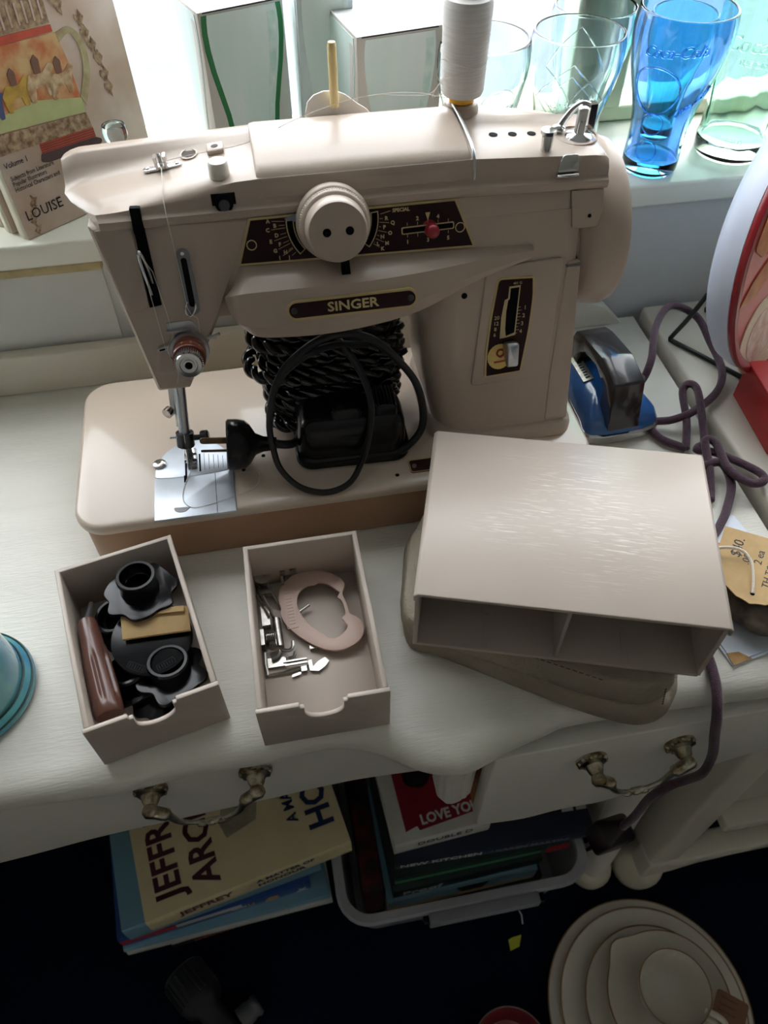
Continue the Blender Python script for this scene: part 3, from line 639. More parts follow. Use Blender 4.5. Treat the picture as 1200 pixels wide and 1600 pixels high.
# stitch length plate on the column
sp = [(.3269, .1845), (.3538, .1832), (.3548, .1690), (.3530, .1450), (.3482, .1120), (.3194, .1105), (.3196, .1300), (.3222, .1560)]
sp = roundpoly(sp, [.004, .0015, .006, .006, .002, .002, .006, .006])
m = MB(); rkprism(m, sp, .0010, .0030); st = part('stitch_plate', m, M_gold, mach)
m = MB(); rkprism(m, inset(sp, .0014), .0029, .0034); part('stitch_field', m, M_maroon, st)
slot = [(.3365, .1765), (.3428, .1768), (.3408, .1440), (.3345, .1420), (.3338, .1470), (.3340, .1600), (.3350, .1680), (.3362, .1690)]
q = MB(); rkprism(q, [(.3355, .1778), (.3438, .1781), (.3417, .1420), (.3330, .1405), (.3300, .1405), (.3305, .1560), (.3325, .1685), (.3350, .1695)], .0033, .0037); b = part('stitch_slot_border', q, M_goldtext, st)
q = MB(); rkprism(q, slot, .0036, .0040); part('stitch_slot', q, M_dark, b)
for i, ch in enumerate('1234'): letter(ch, .0042, .3482 - .0008 * i, .1615 - .0058 * i, st, 'stitch_number', .0034)
for i, ch in enumerate(('20', '12', '8', '6')): letter(ch, .0040, .3272 - .0004 * i, .1560 - .0042 * i, st, 'stitch_number', .0034)
letter('401 G', .0026, .3415, .1797, st, 'model_number', .0034)
for i in range(9):
    z = .1625 - i * .0024; tick(rk(.3428 - .0002 * i, z, .0038), rk(.3446 - .0002 * i + (.0012 if i % 2 else 0), z, .0038), st, .0002, 'stitch_tick')
MF = rkf(.3305, .1265, .0033)
q = MB(); q.prism([((.0092 + .0003 * (i % 2)) * math.cos(2 * PI * i / 48), (.0100 + .0003 * (i % 2)) * math.sin(2 * PI * i / 48)) for i in range(48)], 0, .0005, MF); md = part('medallion', q, mat('medallion_gold', s(214, 186, 110), .4, metal=.1, var=.15, scale=200), st)
M_red = mat('red_enamel', s(150, 44, 34), .5)
q = MB(); q.ring(circle(.0035, 16, .0005, .003), circle(.0019, 16, .0005, .003), .0004, .0008, MF); q.prism([(-.0008, .0005), (.0022, .0005), (.0016, -.0008), (-.0004, -.0008)], .0004, .0008, MF)
q.prism([(-.0045, -.0035), (.0050, -.0030), (.0050, -.0042), (-.0040, -.0050)], .0004, .0008, MF); part('medallion_emblem', q, M_red, md)
q = MB(); q.loft([[MF @ Vector((x, y, z)) for x, y in rrect(wd, hg, .0015, 3, cx, cy)] for z, wd, hg, cx, cy in ((.001, .0075, .008, .0060, .0080), (.006, .0090, .016, .0068, .0060), (.0095, .0090, .018, .0072, .0040), (.0110, .0070, .015, .0072, .0035))]); part('stitch_lever', q, M_steel, st, bevel=.0006)

# hand wheel
WC = Vector((0, .125, .185))
WF = frame(WC, (0, 1, 0), (0, 0, 1), (1, 0, 0))
q = MB(); q.lathe([(.0001, .378), (.0455, .378), (.0465, .380), (.0465, .3880), (.0455, .3890), (.0455, .3905), (.0500, .3935), (.0528, .3970), (.0532, .3960), (.0552, .3975), (.0592, .4050), (.0605, .4130), (.0608, .4180), (.0590, .4225), (.0560, .4240), (.0500, .4235), (.0440, .4200), (.0250, .4200), (.0240, .4260), (.0001, .4270)], 72, WF); hw = part('hand_wheel', q, M_paint, mach, ang=30)
q = MB(); q.box(.3775, .3890, .0665, .090, .1868, .1882); part('column_lip', q, MATS['dark_steel'], mach, bevel=.001)

# fittings on the top left
q = MB(); TG = frame((.1100, .1250, deck(.110) + .0008), (1, 0, .10), (0, 1, -.04)); q.prism(rrect(.0255, .0062, .003, 5), 0, .0018, TG)
tg = part('thread_guide', q, M_chrome, mach, bevel=.0004)
q = MB()
for x in (-.0030, .0030): q.prism(rrect(.0022, .0072, .0008, 2, x, -.0006), .0015, .0090, TG)
q.box(-.0036, .0036, -.0035, .0018, .0012, .0030, TG); q.tube([TG @ Vector((0, -.003, .003)), TG @ Vector((0, -.001, .0105))], .0011, 8); part('guide_post', q, M_chrome, tg)
q = MB()
for x in (-.0098, .0098): q.lathe([(.0001, 0), (.0018, 0), (.0014, .0008), (.0001, .001)], 12, TG @ Matrix.Translation((x, 0, .0018)))
part('guide_screw', q, M_chrome, tg)
q = MB(); q.ring(circle(.0060, 20), circle(.0048, 20), -.001, .0007, frame((.1275, .1350, deck(.1275) + .0016), (1, 0, .10), (0, 1, .10))); hb = part('hole_rim', q, M_paint, mach)
q = MB(); q.prism(circle(.0050, 20), -.001, .0003, frame((.1275, .1350, deck(.1275) + .0016), (1, 0, .10), (0, 1, .10))); part('hole', q, mat('hole_shade_brown', s(70, 58, 50), .7), hb)  # flat brown disc painted as the shade down the hole
TB = frame((.1452, .1330, deck(.1452) + .0010), (1, 0, .10), (0, 1, .05)); q = MB(); q.prism(rrect(.0110, .0100, .0015, 3), -.002, .0032, TB); tb = part('top_tab', q, M_paint, mach, bevel=.0006)
q = MB(); q.prism(circle(.0024, 14, ry=.0019), .0030, .0035, TB); part('tab_hole', q, MATS['hole_shade_brown'], tb)  # dark oval painted as shade inside the tab's hole
q = MB(); q.lathe([(.0001, 0), (.0064, 0), (.0066, .001), (.0064, .0080), (.0055, .0098), (.0001, .0105)], 24, frame((.1462, .0985, deck(.1462) + .0010), (1, 0, 0), (0, 1, 0))); wb = part('tension_release_button', q, mat('white_plastic', s(232, 226, 214), .35, coat=.2), mach)
q = MB(); q.lathe([(.0001, 0), (.0058, 0), (.0058, .002), (.0001, .002)], 18, rkf(.1465, .2490, .0005)); q.box(-.0075, .0075, -.001, .006, .0, .001, rkf(.1465, .2490, .0005)); part('button_well', q, M_dark, wb)
q = MB(); q.lathe([(.0001, .002), (.0036, .002), (.0032, .0034), (.0001, .0034)], 14, rkf(.1465, .2480, .0005)); part('well_screw', q, MATS['gunmetal'], wb)

# spool pin on its flap
q = MB(); q.prism([(-.021, -.004), (.026, -.004), (.0225, .0010)] + [(x, y) for x, y in [(.016, .0050), (.008, .0110), (.001, .0140), (-.007, .0140), (-.014, .0120), (-.0185, .0080), (-.0205, .0020)]], 0, .0022, frame((.2290, .1640, .2640), (1, 0, 0), (0, .25, 1))); fl = part('spool_flap', q, mat('flap_paint', s(238, 234, 230), .3, coat=.3), mach, bevel=.0006)
q = MB(); q.lathe([(.0001, 0), (.0030, 0), (.0030, .0375), (.0024, .0400), (.0001, .0408)], 16, frame((.2285, .1595, .2700), (1, 0, 0), (0, 1, 0))); part('spool_pin', q, M_ivory, fl)
q = MB(); q.lathe([(.0001, 0), (.0120, 0), (.0122, .007), (.0112, .0105), (.0001, .0112)], 28, Matrix.Translation((.3155, .1520, .2590))); part('spool_seat', q, M_paint, mach)
# bobbin winder at the right end
q = MB(); q.lathe([(.0001, -.004), (.0038, -.004), (.0038, .016), (.0034, .0175), (.0050, .0182), (.0050, .0206), (.0001, .0215)], 18, frame((.3592, .0945, .2520), (1, 0, 0), (0, 1, 0))); part('latch_post', q, M_chrome, mach)
q = MB(); q.prism(roundpoly([(-.0075, -.0045), (.0075, -.0045), (.0075, .0060), (-.0030, .0060), (-.0055, .001)], .002), 0, .0014, frame((.3720, .0850, .2530), (1, 0, 0), (0, .5, 1))); q.box(.3645, .3795, .0800, .0870, .2470, .2485); part('winder_latch', q, M_chrome, mach, bevel=.0004)
WP = Vector((.3870, .1130, deck(.387) + .0012))
q = MB(); q.ring(circle(.0145, 30), circle(.0132, 30), 0, .0012, frame(WP, (1, 0, 0), (0, 1, 0))); part('winder_ring', q, M_paint, mach)
q = MB(); q.lathe([(.0001, 0), (.0088, 0), (.0092, .001), (.0080, .0025), (.004, .0035), (.0036, .004), (.0036, .0190), (.0028, .0200), (.0001, .0205)], 22, frame(WP + Vector((.001, -.001, .0)), (1, 0, 0), (0, 1, .05))); wd = part('winder_spindle', q, M_chrome, mach)
q = MB(); q.lathe([(.0001, 0), (.0014, 0), (.0014, .0004), (.0001, .0004)], 10, axis_frame(WP + Vector((.001, -.0046, .0125)), (0, -1, .1))); part('spindle_hole', q, M_dark, wd)
q = MB(); q.tube(spline([WP + Vector(p) for p in ((-.010, .008, .004), (-.006, .009, .009), (-.001, .009, .015), (.004, .008, .018), (.009, .008, .0165))], 6), .0022, 8); q.box(.3955, .4005, .117, .1230, WP.z + .002, WP.z + .0185); q.ball(WP + Vector((-.011, .007, .003)), (.0055, .004, .003), 10); part('winder_arm', q, M_chrome, mach)

# the thread laced through the machine
q = MB()
th = [(.3050, .150, .2735), (.286, .1600, .2745), (.262, .1600, .2755), (.234, .1555, .2745), (.20, .140, .2722), (.165, .130, .2640), (.130, .1250, .2620), (.1105, .1220, .2600), (.1100, .1150, .2590)]
q.tube(spline(th, 5), .00022, 5)
q.tube([V(.1100, .1150, .2590), V(.1100, .0850, .2555), V(.1102, .0795, .2470), rk(.1110, .2200, .003), rk(.1118, .1880, .006)], .00022, 5)
q.tube(spline([rk(.1118, .1880, .006), rk(.1140, .1830, .006), rk(.1170, .1800, .005), rk(.1165, .1700, .006)], 4), .00022, 5)
q.tube([rk(.0920, .1620, .007), rk(.0905, .1850, .004), rk(.0893, .2265, .0100)], .00022, 5)
q.tube([rk(.0893, .2265, .0100), rk(.0945, .2130, .004), rk(.0975, .1850, .003), rk(.0985, .1700, .004), rk(.0925, .1620, .006)], .00022, 5)
q.tube([rk(.0925, .1620, .006), rk(.0965, .1430, .004), V(.0925, .0560, .1290), C0 + d * .004 + V(0, -.007, 0), C0 + d * .024], .00022, 5)
q.tube(spline([(.0910, .052, BZ + .002), (.0830, .030, BZ + .0018), (.0815, .015, BZ + .0018), (.088, .0065, BZ + .0018), (.100, .0070, BZ + .0018), (.118, .0120, BZ + .0018), (.132, .0170, BZ + .0006), (.139, .0240, BZ + .0006), (.1395, .0350, BZ + .0006), (.130, .0360, BZ + .0006), (.1215, .0370, BZ + .001)], 6), .00025, 5)
part('threading', q, M_line, mach)

# spool of thread standing on the machine
SP = (.3155, .1520, .2705)
spool = thing('thread_spool', 'large white thread spool on a yellow core atop the machine', 'thread spool', SP)
q = MB(); q.lathe([(.0001, 0), (.0085, 0), (.0085, .0040), (.0070, .0060), (.0070, .0655), (.0085, .0680), (.0085, .0760), (.0001, .0760)], 24, Matrix.Translation(SP)); part('spool_core', q, mat('yellow_plastic', s(232, 172, 40), .35, coat=.2), spool)
q = MB(); q.lathe([(.0070, .0050), (.0135, .0052), (.0145, .0075), (.0150, .0250), (.0156, .0450), (.0160, .0590), (.0152, .0625), (.0070, .0640)], 36, Matrix.Translation(SP)); part('thread_body', q, M_thread, spool)
q = MB()
for z0, z1, ph in ((.020, .034, .2), (.036, .016, 1.0), (.044, .040, 2.2), (.030, .046, 2.9)):
    q.tube([Vector((SP[0] + .0160 * math.cos(ph + a), SP[1] + .0160 * math.sin(ph + a), SP[2] + z0 + (z1 - z0) * i / 20)) for i, a in enumerate([-PI * i / 20 * 1.3 for i in range(21)])], .0002, 4)
q.tube(spline([(.3005, .1480, .2830), (.2960, .1460, .2905), (.2985, .1450, .3000), (.3035, .1450, .2960), (.3010, .1470, .2890), (.2960, .1490, .2800), (.2950, .1520, .2740), (.3000, .1500, .2765), (.3070, .1430, .2790)], 6), .00022, 5)
q.tube(spline([(.3010, .1500, .2850), (.2930, .1530, .2760), (.280, .1580, .2740), (.262, .160, .2750)], 6), .00022, 5); part('loose_thread', q, M_line, spool)
# ------------------------------------------------------------------ foot controller with its cord wound around it
ctl = thing('foot_controller', 'black foot controller wrapped in glossy twisted cord under the machine arm', 'foot controller', (.21, .08, BZ))
def slab(q, x0, x1, y0, y1, prof, r):
    q.loft([[Vector((x, y, z)) for x, y in rrect(x1 - x0 - 2 * dd, y1 - y0 - 2 * dd, max(.002, r - dd), 6, (x0 + x1) / 2, (y0 + y1) / 2)] for z, dd in prof])
CT = Matrix.Translation((.216, .052, BZ + .0008)) @ Matrix.Rotation(math.radians(-2), 4, 'Z')
q = MB(); slab(q, -.045, .045, -.025, .025, ((0, .002), (.001, 0), (.008, 0), (.009, .001)), .014); 
def lpart(name, q, mt, parent, M, **k): q.xf(M); return part(name, q, mt, parent, **k)
cb = lpart('controller_base', q, M_black, ctl, CT)
q = MB(); slab(q, -.0425, .0425, -.0225, .0225, ((.009, 0), (.030, .001), (.038, .004), (.041, .010)), .014); lpart('controller_cover', q, M_black, ctl, CT)
q = MB(); slab(q, -.016, .009, -.015, .012, ((.036, 0), (.046, .001), (.0485, .003)), .004); lpart('controller_button', q, M_black, ctl, CT)
q = MB(); slab(q, .0175, .036, -.014, .012, ((.036, 0), (.046, .001), (.0485, .003)), .003)
bt = lpart('controller_button', q, M_black, ctl, CT)
for i in range(7):
    q = MB(); q.box(.0185 + i * .0024, .0197 + i * .0024, -.011, .010, .0475, .0500); lpart('grip_rib', q, M_rubber, bt, CT, bevel=.0003)
# twisted cord: two strands around a helix of flattened turns
def coil_path(turns, z0, z1, rx, ry, cx, cy, lean, n=40, ph=0, tilt=.12):
    P = []
    N = int(turns * n)
    for i in range(N + 1):
        t = i / N; a = 2 * PI * turns * t + ph; k = 1 + .05 * math.sin(a * .37 + 1)
        x = cx + rx * k * math.copysign(abs(math.cos(a)) ** .8, math.cos(a)); y = cy + ry * k * math.copysign(abs(math.sin(a)) ** .8, math.sin(a)) + lean * t
        P.append(Vector((x, y, z0 + (z1 - z0) * t + tilt * (x - cx) + .0022 * math.sin(a * 1.3 + .5))))
    return P
def twist(q, P, r, R, pitch):
    L = [0]
    for a, b in zip(P, P[1:]): L.append(L[-1] + (b - a).length)
    for ph in (0, PI):
        S = []
        for i, p in enumerate(P):
            t = (P[min(i + 1, len(P) - 1)] - P[max(i - 1, 0)]).normalized(); u = Vector((0, 0, 1)); u = (u - t * u.dot(t)).normalized(); w_ = t.cross(u); a = 2 * PI * L[i] / pitch + ph
            S.append(p + u * (R * math.cos(a)) + w_ * (R * math.sin(a)))
        q.tube(S, r, 6)
M_cord = mat('glossy_black_cord', (.006, .006, .007), .17, coat=.5)
q = MB(); twist(q, coil_path(9.5, .0660, .1500, .0500, .028, .2080, .0880, .022, n=230, tilt=.10), .0030, .0026, .025); part('twisted_cord', q, M_cord, ctl, ang=85)
q = MB(); twist(q, coil_path(8.0, .0700, .1460, .0420, .021, .2080, .0890, .020, n=200, ph=2, tilt=.10), .0030, .0026, .025); part('twisted_cord', q, M_cord, ctl, ang=85)
q = MB(); twist(q, coil_path(2.2, .0980, .1420, .0590, .032, .2060, .0960, .010, n=240, ph=.9, tilt=-.12), .0030, .0026, .025); part('twisted_cord', q, M_cord, ctl, ang=85)
L1 = [(.2330, .066, .140), (.2067, .058, .1490), (.1827, .052, .1458), (.1631, .046, .1302), (.1541, .036, .1032), (.1542, .028, .0809), (.1578, .0213, .066), (.1703, .0083, .0585), (.1888, .0010, .0570), (.2068, .0049, .0590), (.2184, .0180, .0650), (.2254, .0235, .0840), (.2299, .0330, .1080), (.2262, .0460, .127), (.2160, .0580, .1445), (.2060, .075, .152)]
q = MB(); q.tube(spline(L1, 8), .0032, 8, flat=.75); part('flat_lead', q, M_rubber, ctl)
L2 = [(.1631, .047, .1293), (.1731, .050, .1430), (.1933, .056, .1545), (.2122, .058, .1585), (.2329, .058, .1520), (.2488, .054, .1385), (.2656, .050, .1145), (.2720, .046, .0900), (.2700, .040, .0700), (.2528, .0300, .0610), (.235, .030, .060)]
q = MB(); q.tube(spline(L2, 8), .0030, 8); part('flat_lead', q, M_rubber, ctl)
# three-pin plug lying on the bed, two pins in view
PF = frame((.1310, .0450, .0755), (.1, -.35, .93), (.25, .92, .33), (-.97, .03, .12))
q = MB(); q.lathe([(.0001, -.026), (.0050, -.026), (.0060, -.016), (.0085, -.010), (.0150, -.006), (.0185, -.002), (.0195, .004), (.0195, .0105), (.0180, .0120), (.0001, .0120)], 36, PF); pl = part('plug', q, M_black, ctl)
M_pin = mat('dull_brass_pin', s(110, 88, 66), .35, .9)
for px_, ang in ((.0098, .30), (-.0088, -.30)):
    q = MB(); q.prism(roundpoly([(-.0030, 0), (.0030, 0), (.0030, .0200), (-.0030, .0200)], [0, 0, .0028, .0028]), -.0008, .0008, PF @ Matrix.Translation((px_, -.001, .0115)) @ Matrix.Rotation(ang, 4, 'Z') @ Matrix.Rotation(PI / 2, 4, 'X')); part('pin', q, M_pin, pl, bevel=.0004)
q = MB(); q.tube(spline([PF @ Vector((0, 0, -.024)), PF @ Vector((0, -.001, -.034)), (.1720, .048, .0680), (.178, .060, .0700)], 6), .0034, 8); part('plug_lead', q, M_rubber, ctl)

# ------------------------------------------------------------------ accessory drawers
def tray(label, loc, rot):
    t = thing('accessory_tray', label, 'tray', loc, rot, 'accessory trays')
    W, D, H, T = .0835, .132, .0495, .0034
    M = Matrix.Translation(loc) @ Matrix.Rotation(rot, 4, 'Z')
    q = MB(); q.box(-W / 2 + .0005, W / 2 - .0005, -D / 2 + .0010, D / 2, 0, .0028)
    q.prism([(-W / 2, -D / 2 + T), (-W / 2 + T, -D / 2 + T), (-W / 2 + T, D / 2 - T), (W / 2 - T, D / 2 - T), (W / 2 - T, -D / 2 + T), (W / 2, -D / 2 + T), (W / 2, D / 2), (-W / 2, D / 2)], 0, H)
    q.xf(M); part('tray_body', q, M_tray, t, bevel=.0004, seg=1)
    notch = [(-.0155, H), (-.0150, H - .0035), (-.0125, H - .0035)] + [(-.0125 * math.cos(a), H - .0110 - .0085 * math.sin(a)) for a in [PI * i / 12 for i in range(13)]] + [(.0125, H - .0035), (.0150, H - .0035), (.0155, H)]
    q = MB(); q.prism([(-W / 2 - .001, 0), (W / 2 + .001, 0), (W / 2 + .001, H)] + list(reversed(notch)) + [(-W / 2 - .001, H)], 0, .0032, frame((0, -D / 2 + .0032, 0), (1, 0, 0), (0, 0, 1)))
    q.xf(M); part('tray_front', q, M_tray, t, bevel=.0004, seg=1)
    return t, M
D1, M1 = tray('beige plastic tray full of black pattern discs and a brown screwdriver', (.0440, -.0862, .0008), math.radians(12.3))
D2, M2 = tray('beige plastic tray holding metal presser feet and a pinkish ring', (.1640, -.1000, .0008), 0)

# screwdriver
q = MB(); S0, S1 = Vector((.0100, -.0690, .0370)), Vector((.0275, -.1420, .0320)); ax = (S1 - S0)
sd = thing('screwdriver', 'screwdriver with fluted brown plastic handle lying in the tray of discs', 'screwdriver', tuple(S1))
F = axis_frame(S0, ax); Ln = ax.length
n = 30; rings = []
for h, r, fl in ((0, .0058, 0), (.002, .0066, 0), (.018, .0074, 0), (.026, .0080, 0), (.031, .0086, .6), (.035, .0090, 1), (.060, .0096, 1), (.064, .0096, .6), (.068, .0095, 0), (.0735, .0093, 0), (.0748, .0085, 0)):
    rings.append([F @ Vector(((r - .0022 * fl * max(0, math.cos(6 * a)) ** 1.5) * math.cos(a), (r - .0022 * fl * max(0, math.cos(6 * a)) ** 1.5) * math.sin(a), h)) for a in [2 * PI * i / 120 for i in range(120)]])
q.loft(rings); part('handle', q, mat('brown_plastic', s(92, 60, 50), .3, var=.15, scale=60, coat=.2), sd)
q = MB(); q.tube([S0, S0 - ax.normalized() * .022 + Vector((.004, 0, -.012))], .0022, 8); part('shaft', q, M_steel, sd)

# stitch pattern discs
def cam_disc(label, M, r, hub_r, hub_h, waves, thick=.0022, amp=.0016, mt=M_black):
    t = thing('pattern_disc', label, 'pattern disc', group='stitch pattern discs', M=M)
    out = [((r + amp * math.sin(waves * a) + amp * .5 * math.sin((waves + 3) * a + 1)) * math.cos(a), (r + amp * math.sin(waves * a) + amp * .5 * math.sin((waves + 3) * a + 1)) * math.sin(a)) for a in [2 * PI * i / 72 for i in range(72)]]
    q = MB(); q.prism(out, 0, thick); part('disc', q, mt, t, bevel=.0004, world=False)
    if hub_r:
        q = MB(); rin = hub_r - .0019
        q.lathe([(rin, thick), (hub_r, thick), (hub_r + .0006, thick + hub_h * .15), (hub_r, thick + hub_h * .35), (hub_r, thick + hub_h * .75), (hub_r + .0008, thick + hub_h * .85), (hub_r, thick + hub_h), (rin, thick + hub_h), (rin - .001, thick + hub_h * .5), (rin - .0022, thick + hub_h * .45), (rin - .0022, thick)], 32, cap=False); part('hub', q, M_black, t, world=False)
        q = MB(); q.prism(circle(rin - .002, 20), thick, thick + .0004); part('hub_floor', q, M_dark, t, world=False)
    return t
def at(x, y, z, rx=0, ry=0, rz=0): return Matrix.Translation((x, y, z)) @ Matrix.Rotation(rz, 4, 'Z') @ Matrix.Rotation(ry, 4, 'Y') @ Matrix.Rotation(rx, 4, 'X')
cam_disc('wavy black pattern disc with tall hub lying topmost in the tray', at(.0480, -.0545, .0405, -.08, .02), .0245, .0130, .0170, 7, .0028)
c2_ = cam_disc('smooth round black pattern disc under the paper packet', at(.0535, -.0880, .0290, .12, .05), .0275, 0, 0, 0, .0045, 0, M_black)
for a_ in (-2.05, -1.15):
    q = MB(); fr_ = Matrix.Translation((.0225 * math.cos(a_), .0225 * math.sin(a_), .0045)) @ Matrix.Rotation(a_ + PI / 2, 4, 'Z')
    q.ring(rrect(.0130, .0050, .0008, 2), rrect(.0122, .0042, .0006, 2), -.0002, .0003, fr_)
    for k_ in range(6): q.box(-.005 + k_ * .0018, -.0042 + k_ * .0018, -.0014, .0014, -.0002, .0003, fr_)
    part('embossed_mark', q, M_black, c2_, world=False)
cam_disc('wavy black pattern disc with open hub beside the tray notch', at(.0640, -.1110, .0190, -.12, .08, .5), .0230, .0134, .0130, 5, .0026, amp=.0026)
cam_disc('black pattern disc half hidden beside the screwdriver grip', at(.0360, -.1040, .0085, -.08, -.12), .0215, .0130, .0130, 6)
cam_disc('black pattern disc leaning beside the screwdriver neck', at(.0270, -.0580, .0085, .10, -.15), .0200, .0130, .0160, 6)
cam_disc('flat black pattern disc at the bottom of the tray', at(.0560, -.1130, .0042, 0, 0, .2), .0250, 0, 0, 9, .0022, .0012)
# folded paper packet
q = MB()
PK = at(.0570, -.0800, .0372, .12, .05, -.02)
q.loft([[PK @ Vector((x, y + dy, z)) for x, y in ((-.0215, -.0100), (.0240, -.0085), (.0225, .0100), (-.0235, .0100))] for z, dy in ((0, 0), (.0012, 0), (.0018, .0006))]); pk = solo('paper_packet', q, M_kraft, 'small folded tan paper packet between the black discs', 'packet')
q = MB(); q.loft([[PK @ Vector((x, y, z + .0016)) for x, y in ((-.0150, .0060), (.0200, .0055), (.0200, .0098), (-.0150, .0098))] for z in (.0004, .0026)]); part('packet_flap', q, M_kraft, pk)

# presser feet and pinkish ring in the second drawer
RO = [(.1423, -.0539), (.1457, -.0459), (.1555, -.0384), (.1675, -.0367), (.1798, -.0401), (.1881, -.0461), (.1929, -.053), (.1919, -.0583), (.1901, -.0628), (.1921, -.0727), (.193, -.0812), (.1967, -.0829), (.2008, -.0898), (.2005, -.0968), (.1979, -.1022), (.1911, -.1069), (.1806, -.1088), (.1708, -.106), (.16, -.0982), (.1509, -.0886), (.1442, -.0783), (.1421, -.0697), (.143, -.0667), (.1421, -.0603)]
RI = [(.1732, -.0488), (.18, -.0522), (.1862, -.0588), (.1884, -.0619), (.1854, -.0646), (.1887, -.0694), (.1893, -.08), (.1863, -.0835), (.1892, -.0887), (.1892, -.0917), (.1861, -.0951), (.1804, -.0985), (.1746, -.0971), (.1725, -.0941), (.1663, -.0884), (.159, -.078), (.1558, -.0681), (.1557, -.0607), (.1582, -.0547), (.164, -.0504), (.1704, -.0501)]
def polar(poly, c, n, smooth=True):
    P = [Vector((a, b, 0)) for a, b in poly]; P = spline(P, 4, True) if smooth else P
    A = sorted((math.atan2(p.y - c[1], p.x - c[0]), math.hypot(p.x - c[0], p.y - c[1])) for p in P)
    A = [(A[-1][0] - 2 * PI, A[-1][1])] + A + [(A[0][0] + 2 * PI, A[0][1])]; out = []
    for i in range(n):
        a = -PI + 2 * PI * i / n; r = np.interp(a, [k[0] for k in A], [k[1] for k in A]); out.append((c[0] + r * math.cos(a), c[1] + r * math.sin(a)))
    return out
c_ = (.1735, -.0740)
ro, ri = polar(RO, c_, 96), polar(RI, c_, 96)
M_pink = mat('pinkish_plastic', s(196, 168, 154), .4, var=.05, scale=40)
RT = Matrix.Translation((.1735, -.074, .0098)) @ Matrix.Rotation(-.05, 4, 'Y') @ Matrix.Rotation(.03, 4, 'X') @ Matrix.Translation((-.1735, .074, 0))
q = MB(); q.ring(ro, ri, 0, .0022, RT); rg = solo('plastic_ring', q, M_pink, 'pinkish plastic ring guide with lettering lying over presser feet', 'ring guide', bevel=.0004)
RF = RT @ frame((.1500, -.0690, .0022), (.02, -1, 0), (1, .02, 0))
q = MB(); q.ring(rrect(.0310, .0085, .0006, 2), rrect(.0300, .0075, .0005, 2), -.0002, .0004, RF)
for k_ in range(9): q.box(-.0115 + k_ * .0027, -.0098 + k_ * .0027, -.0022, .0022, -.0002, .0003, RF)
part('embossed_panel', q, M_pink, rg)
FZ = .0042
def foot(label, build):
    q = MB(); build(q); solo('presser_foot', q, mat('worn_nickel', (.50, .47, .42), .3, 1.0, var=.35, scale=150), label, 'presser foot', group='metal presser feet')
def fa(q):
    q.tube(spline([(.1290, -.0530, .006), (.1275, -.0300, .010), (.1310, -.0285, .014), (.1400, -.0320, .0150), (.1455, -.0335, .0150)], 5), .0014, 6)
    q.box(.1455, .1495, -.0385, -.0285, .0125, .0185); q.box(.1530, .1580, -.0385, -.0280, .0125, .0190); q.box(.1490, .1535, -.0395, -.0350, .0110, .0150); q.tube([(.1500, -.0330, .013), (.1480, -.0430, .006)], .0012, 6); q.box(.1455, .1475, -.046, -.036, .0040, .0130)
foot('silver presser foot with two square lugs in back corner', fa)
def fb(q):
    q.lathe([(.0001, 0), (.0062, 0), (.0062, .0040), (.0001, .0048)], 20, Matrix.Translation((.1318, -.0385, .0120))); q.tube([(.1318, -.0385, .0120), (.1318, -.0385, .0042)], .0030, 8); q.box(.1285, .1390, -.0500, -.0440, .0042, .0100); q.tube([(.1345, -.0420, .0120), (.1415, -.0600, .0080), (.1450, -.066, .0055)], .0010, 6)
foot('presser foot with round white disc and thin arm', fb)
def fc(q):
    for a, b in (((.1260, -.0535, .014), (.1335, -.0720, .011)), ((.1308, -.0560, .016), (.1365, -.0740, .013))): q.tube([a, ((a[0] + b[0]) / 2 + .001, (a[1] + b[1]) / 2, .012), b], .0011, 6)
    q.lathe([(.0001, 0), (.0030, 0), (.0030, .0240), (.0001, .0240)], 14, axis_frame((.1385, -.0735, .0090), (.03, -1, 0))); q.box(.1280, .1340, -.0780, -.0600, .0042, .0100); q.tube(spline([(.1388, -.0960, .009), (.1400, -.1000, .010), (.1450, -.1020, .010), (.1480, -.0995, .010), (.1485, -.0950, .010)], 4), .0013, 6)
foot('presser foot with rolled tube and bent wire hook', fc)
def fd(q):
    H = [Vector((.1290 + .0075 * i / 60, -.0880 + .0036 * math.sin(2 * PI * 6 * i / 60), .0090 + .0036 * math.cos(2 * PI * 6 * i / 60))) for i in range(61)]; q.tube(H, .0007, 6)
    q.box(.1262, .1288, -.0960, -.0830, .0042, .0135); q.box(.1366, .1380, -.0960, -.0850, .0042, .0110); q.lathe([(.0001, 0), (.0032, 0), (.0032, .003), (.0001, .003)], 12, axis_frame((.1340, -.0945, .0090), (0, -1, .4))); q.tube(spline([(.1320, -.1055, .0085), (.1360, -.1045, .0085), (.1385, -.1010, .0090), (.1378, -.0970, .0090)], 4), .0014, 6); q.box(.1290, .1420, -.1110, -.1035, .0042, .0060); q.tube(spline([(.1440, -.1070, .0075), (.1480, -.1065, .008), (.1495, -.1030, .0085)], 4), .0013, 6)
foot('presser foot with coil spring and small hooks', fd)
def fe(q):
    q.box(.1400, .1570, -.1108, -.1096, .0080, .0100); q.box(.1410, .1570, -.1135, -.1122, .0080, .0096); q.prism([(.1575, -.1105), (.1600, -.1100), (.1604, -.1160), (.1650, -.1120), (.1700, -.1100), (.1722, -.1135), (.1690, -.1170), (.1640, -.1200), (.1580, -.1185)], .0050, .0066); q.tube([(.1285, -.1165, .0052), (.1400, -.1165, .0056), (.1570, -.1150, .0062)], .0010, 6); q.prism(roundpoly([(.1450, -.1215), (.1515, -.1200), (.1515, -.1180), (.1450, -.1195)], .0009), .0042, .0062); q.box(.1520, .1560, -.1185, -.1145, .0042, .0075); q.tube([(.1280, -.1165, .0052), (.1272, -.1080, .0060), (.1275, -.0990, .0070)], .0013, 6)
foot('long flat hemming foot lying in front of the ring', fe)
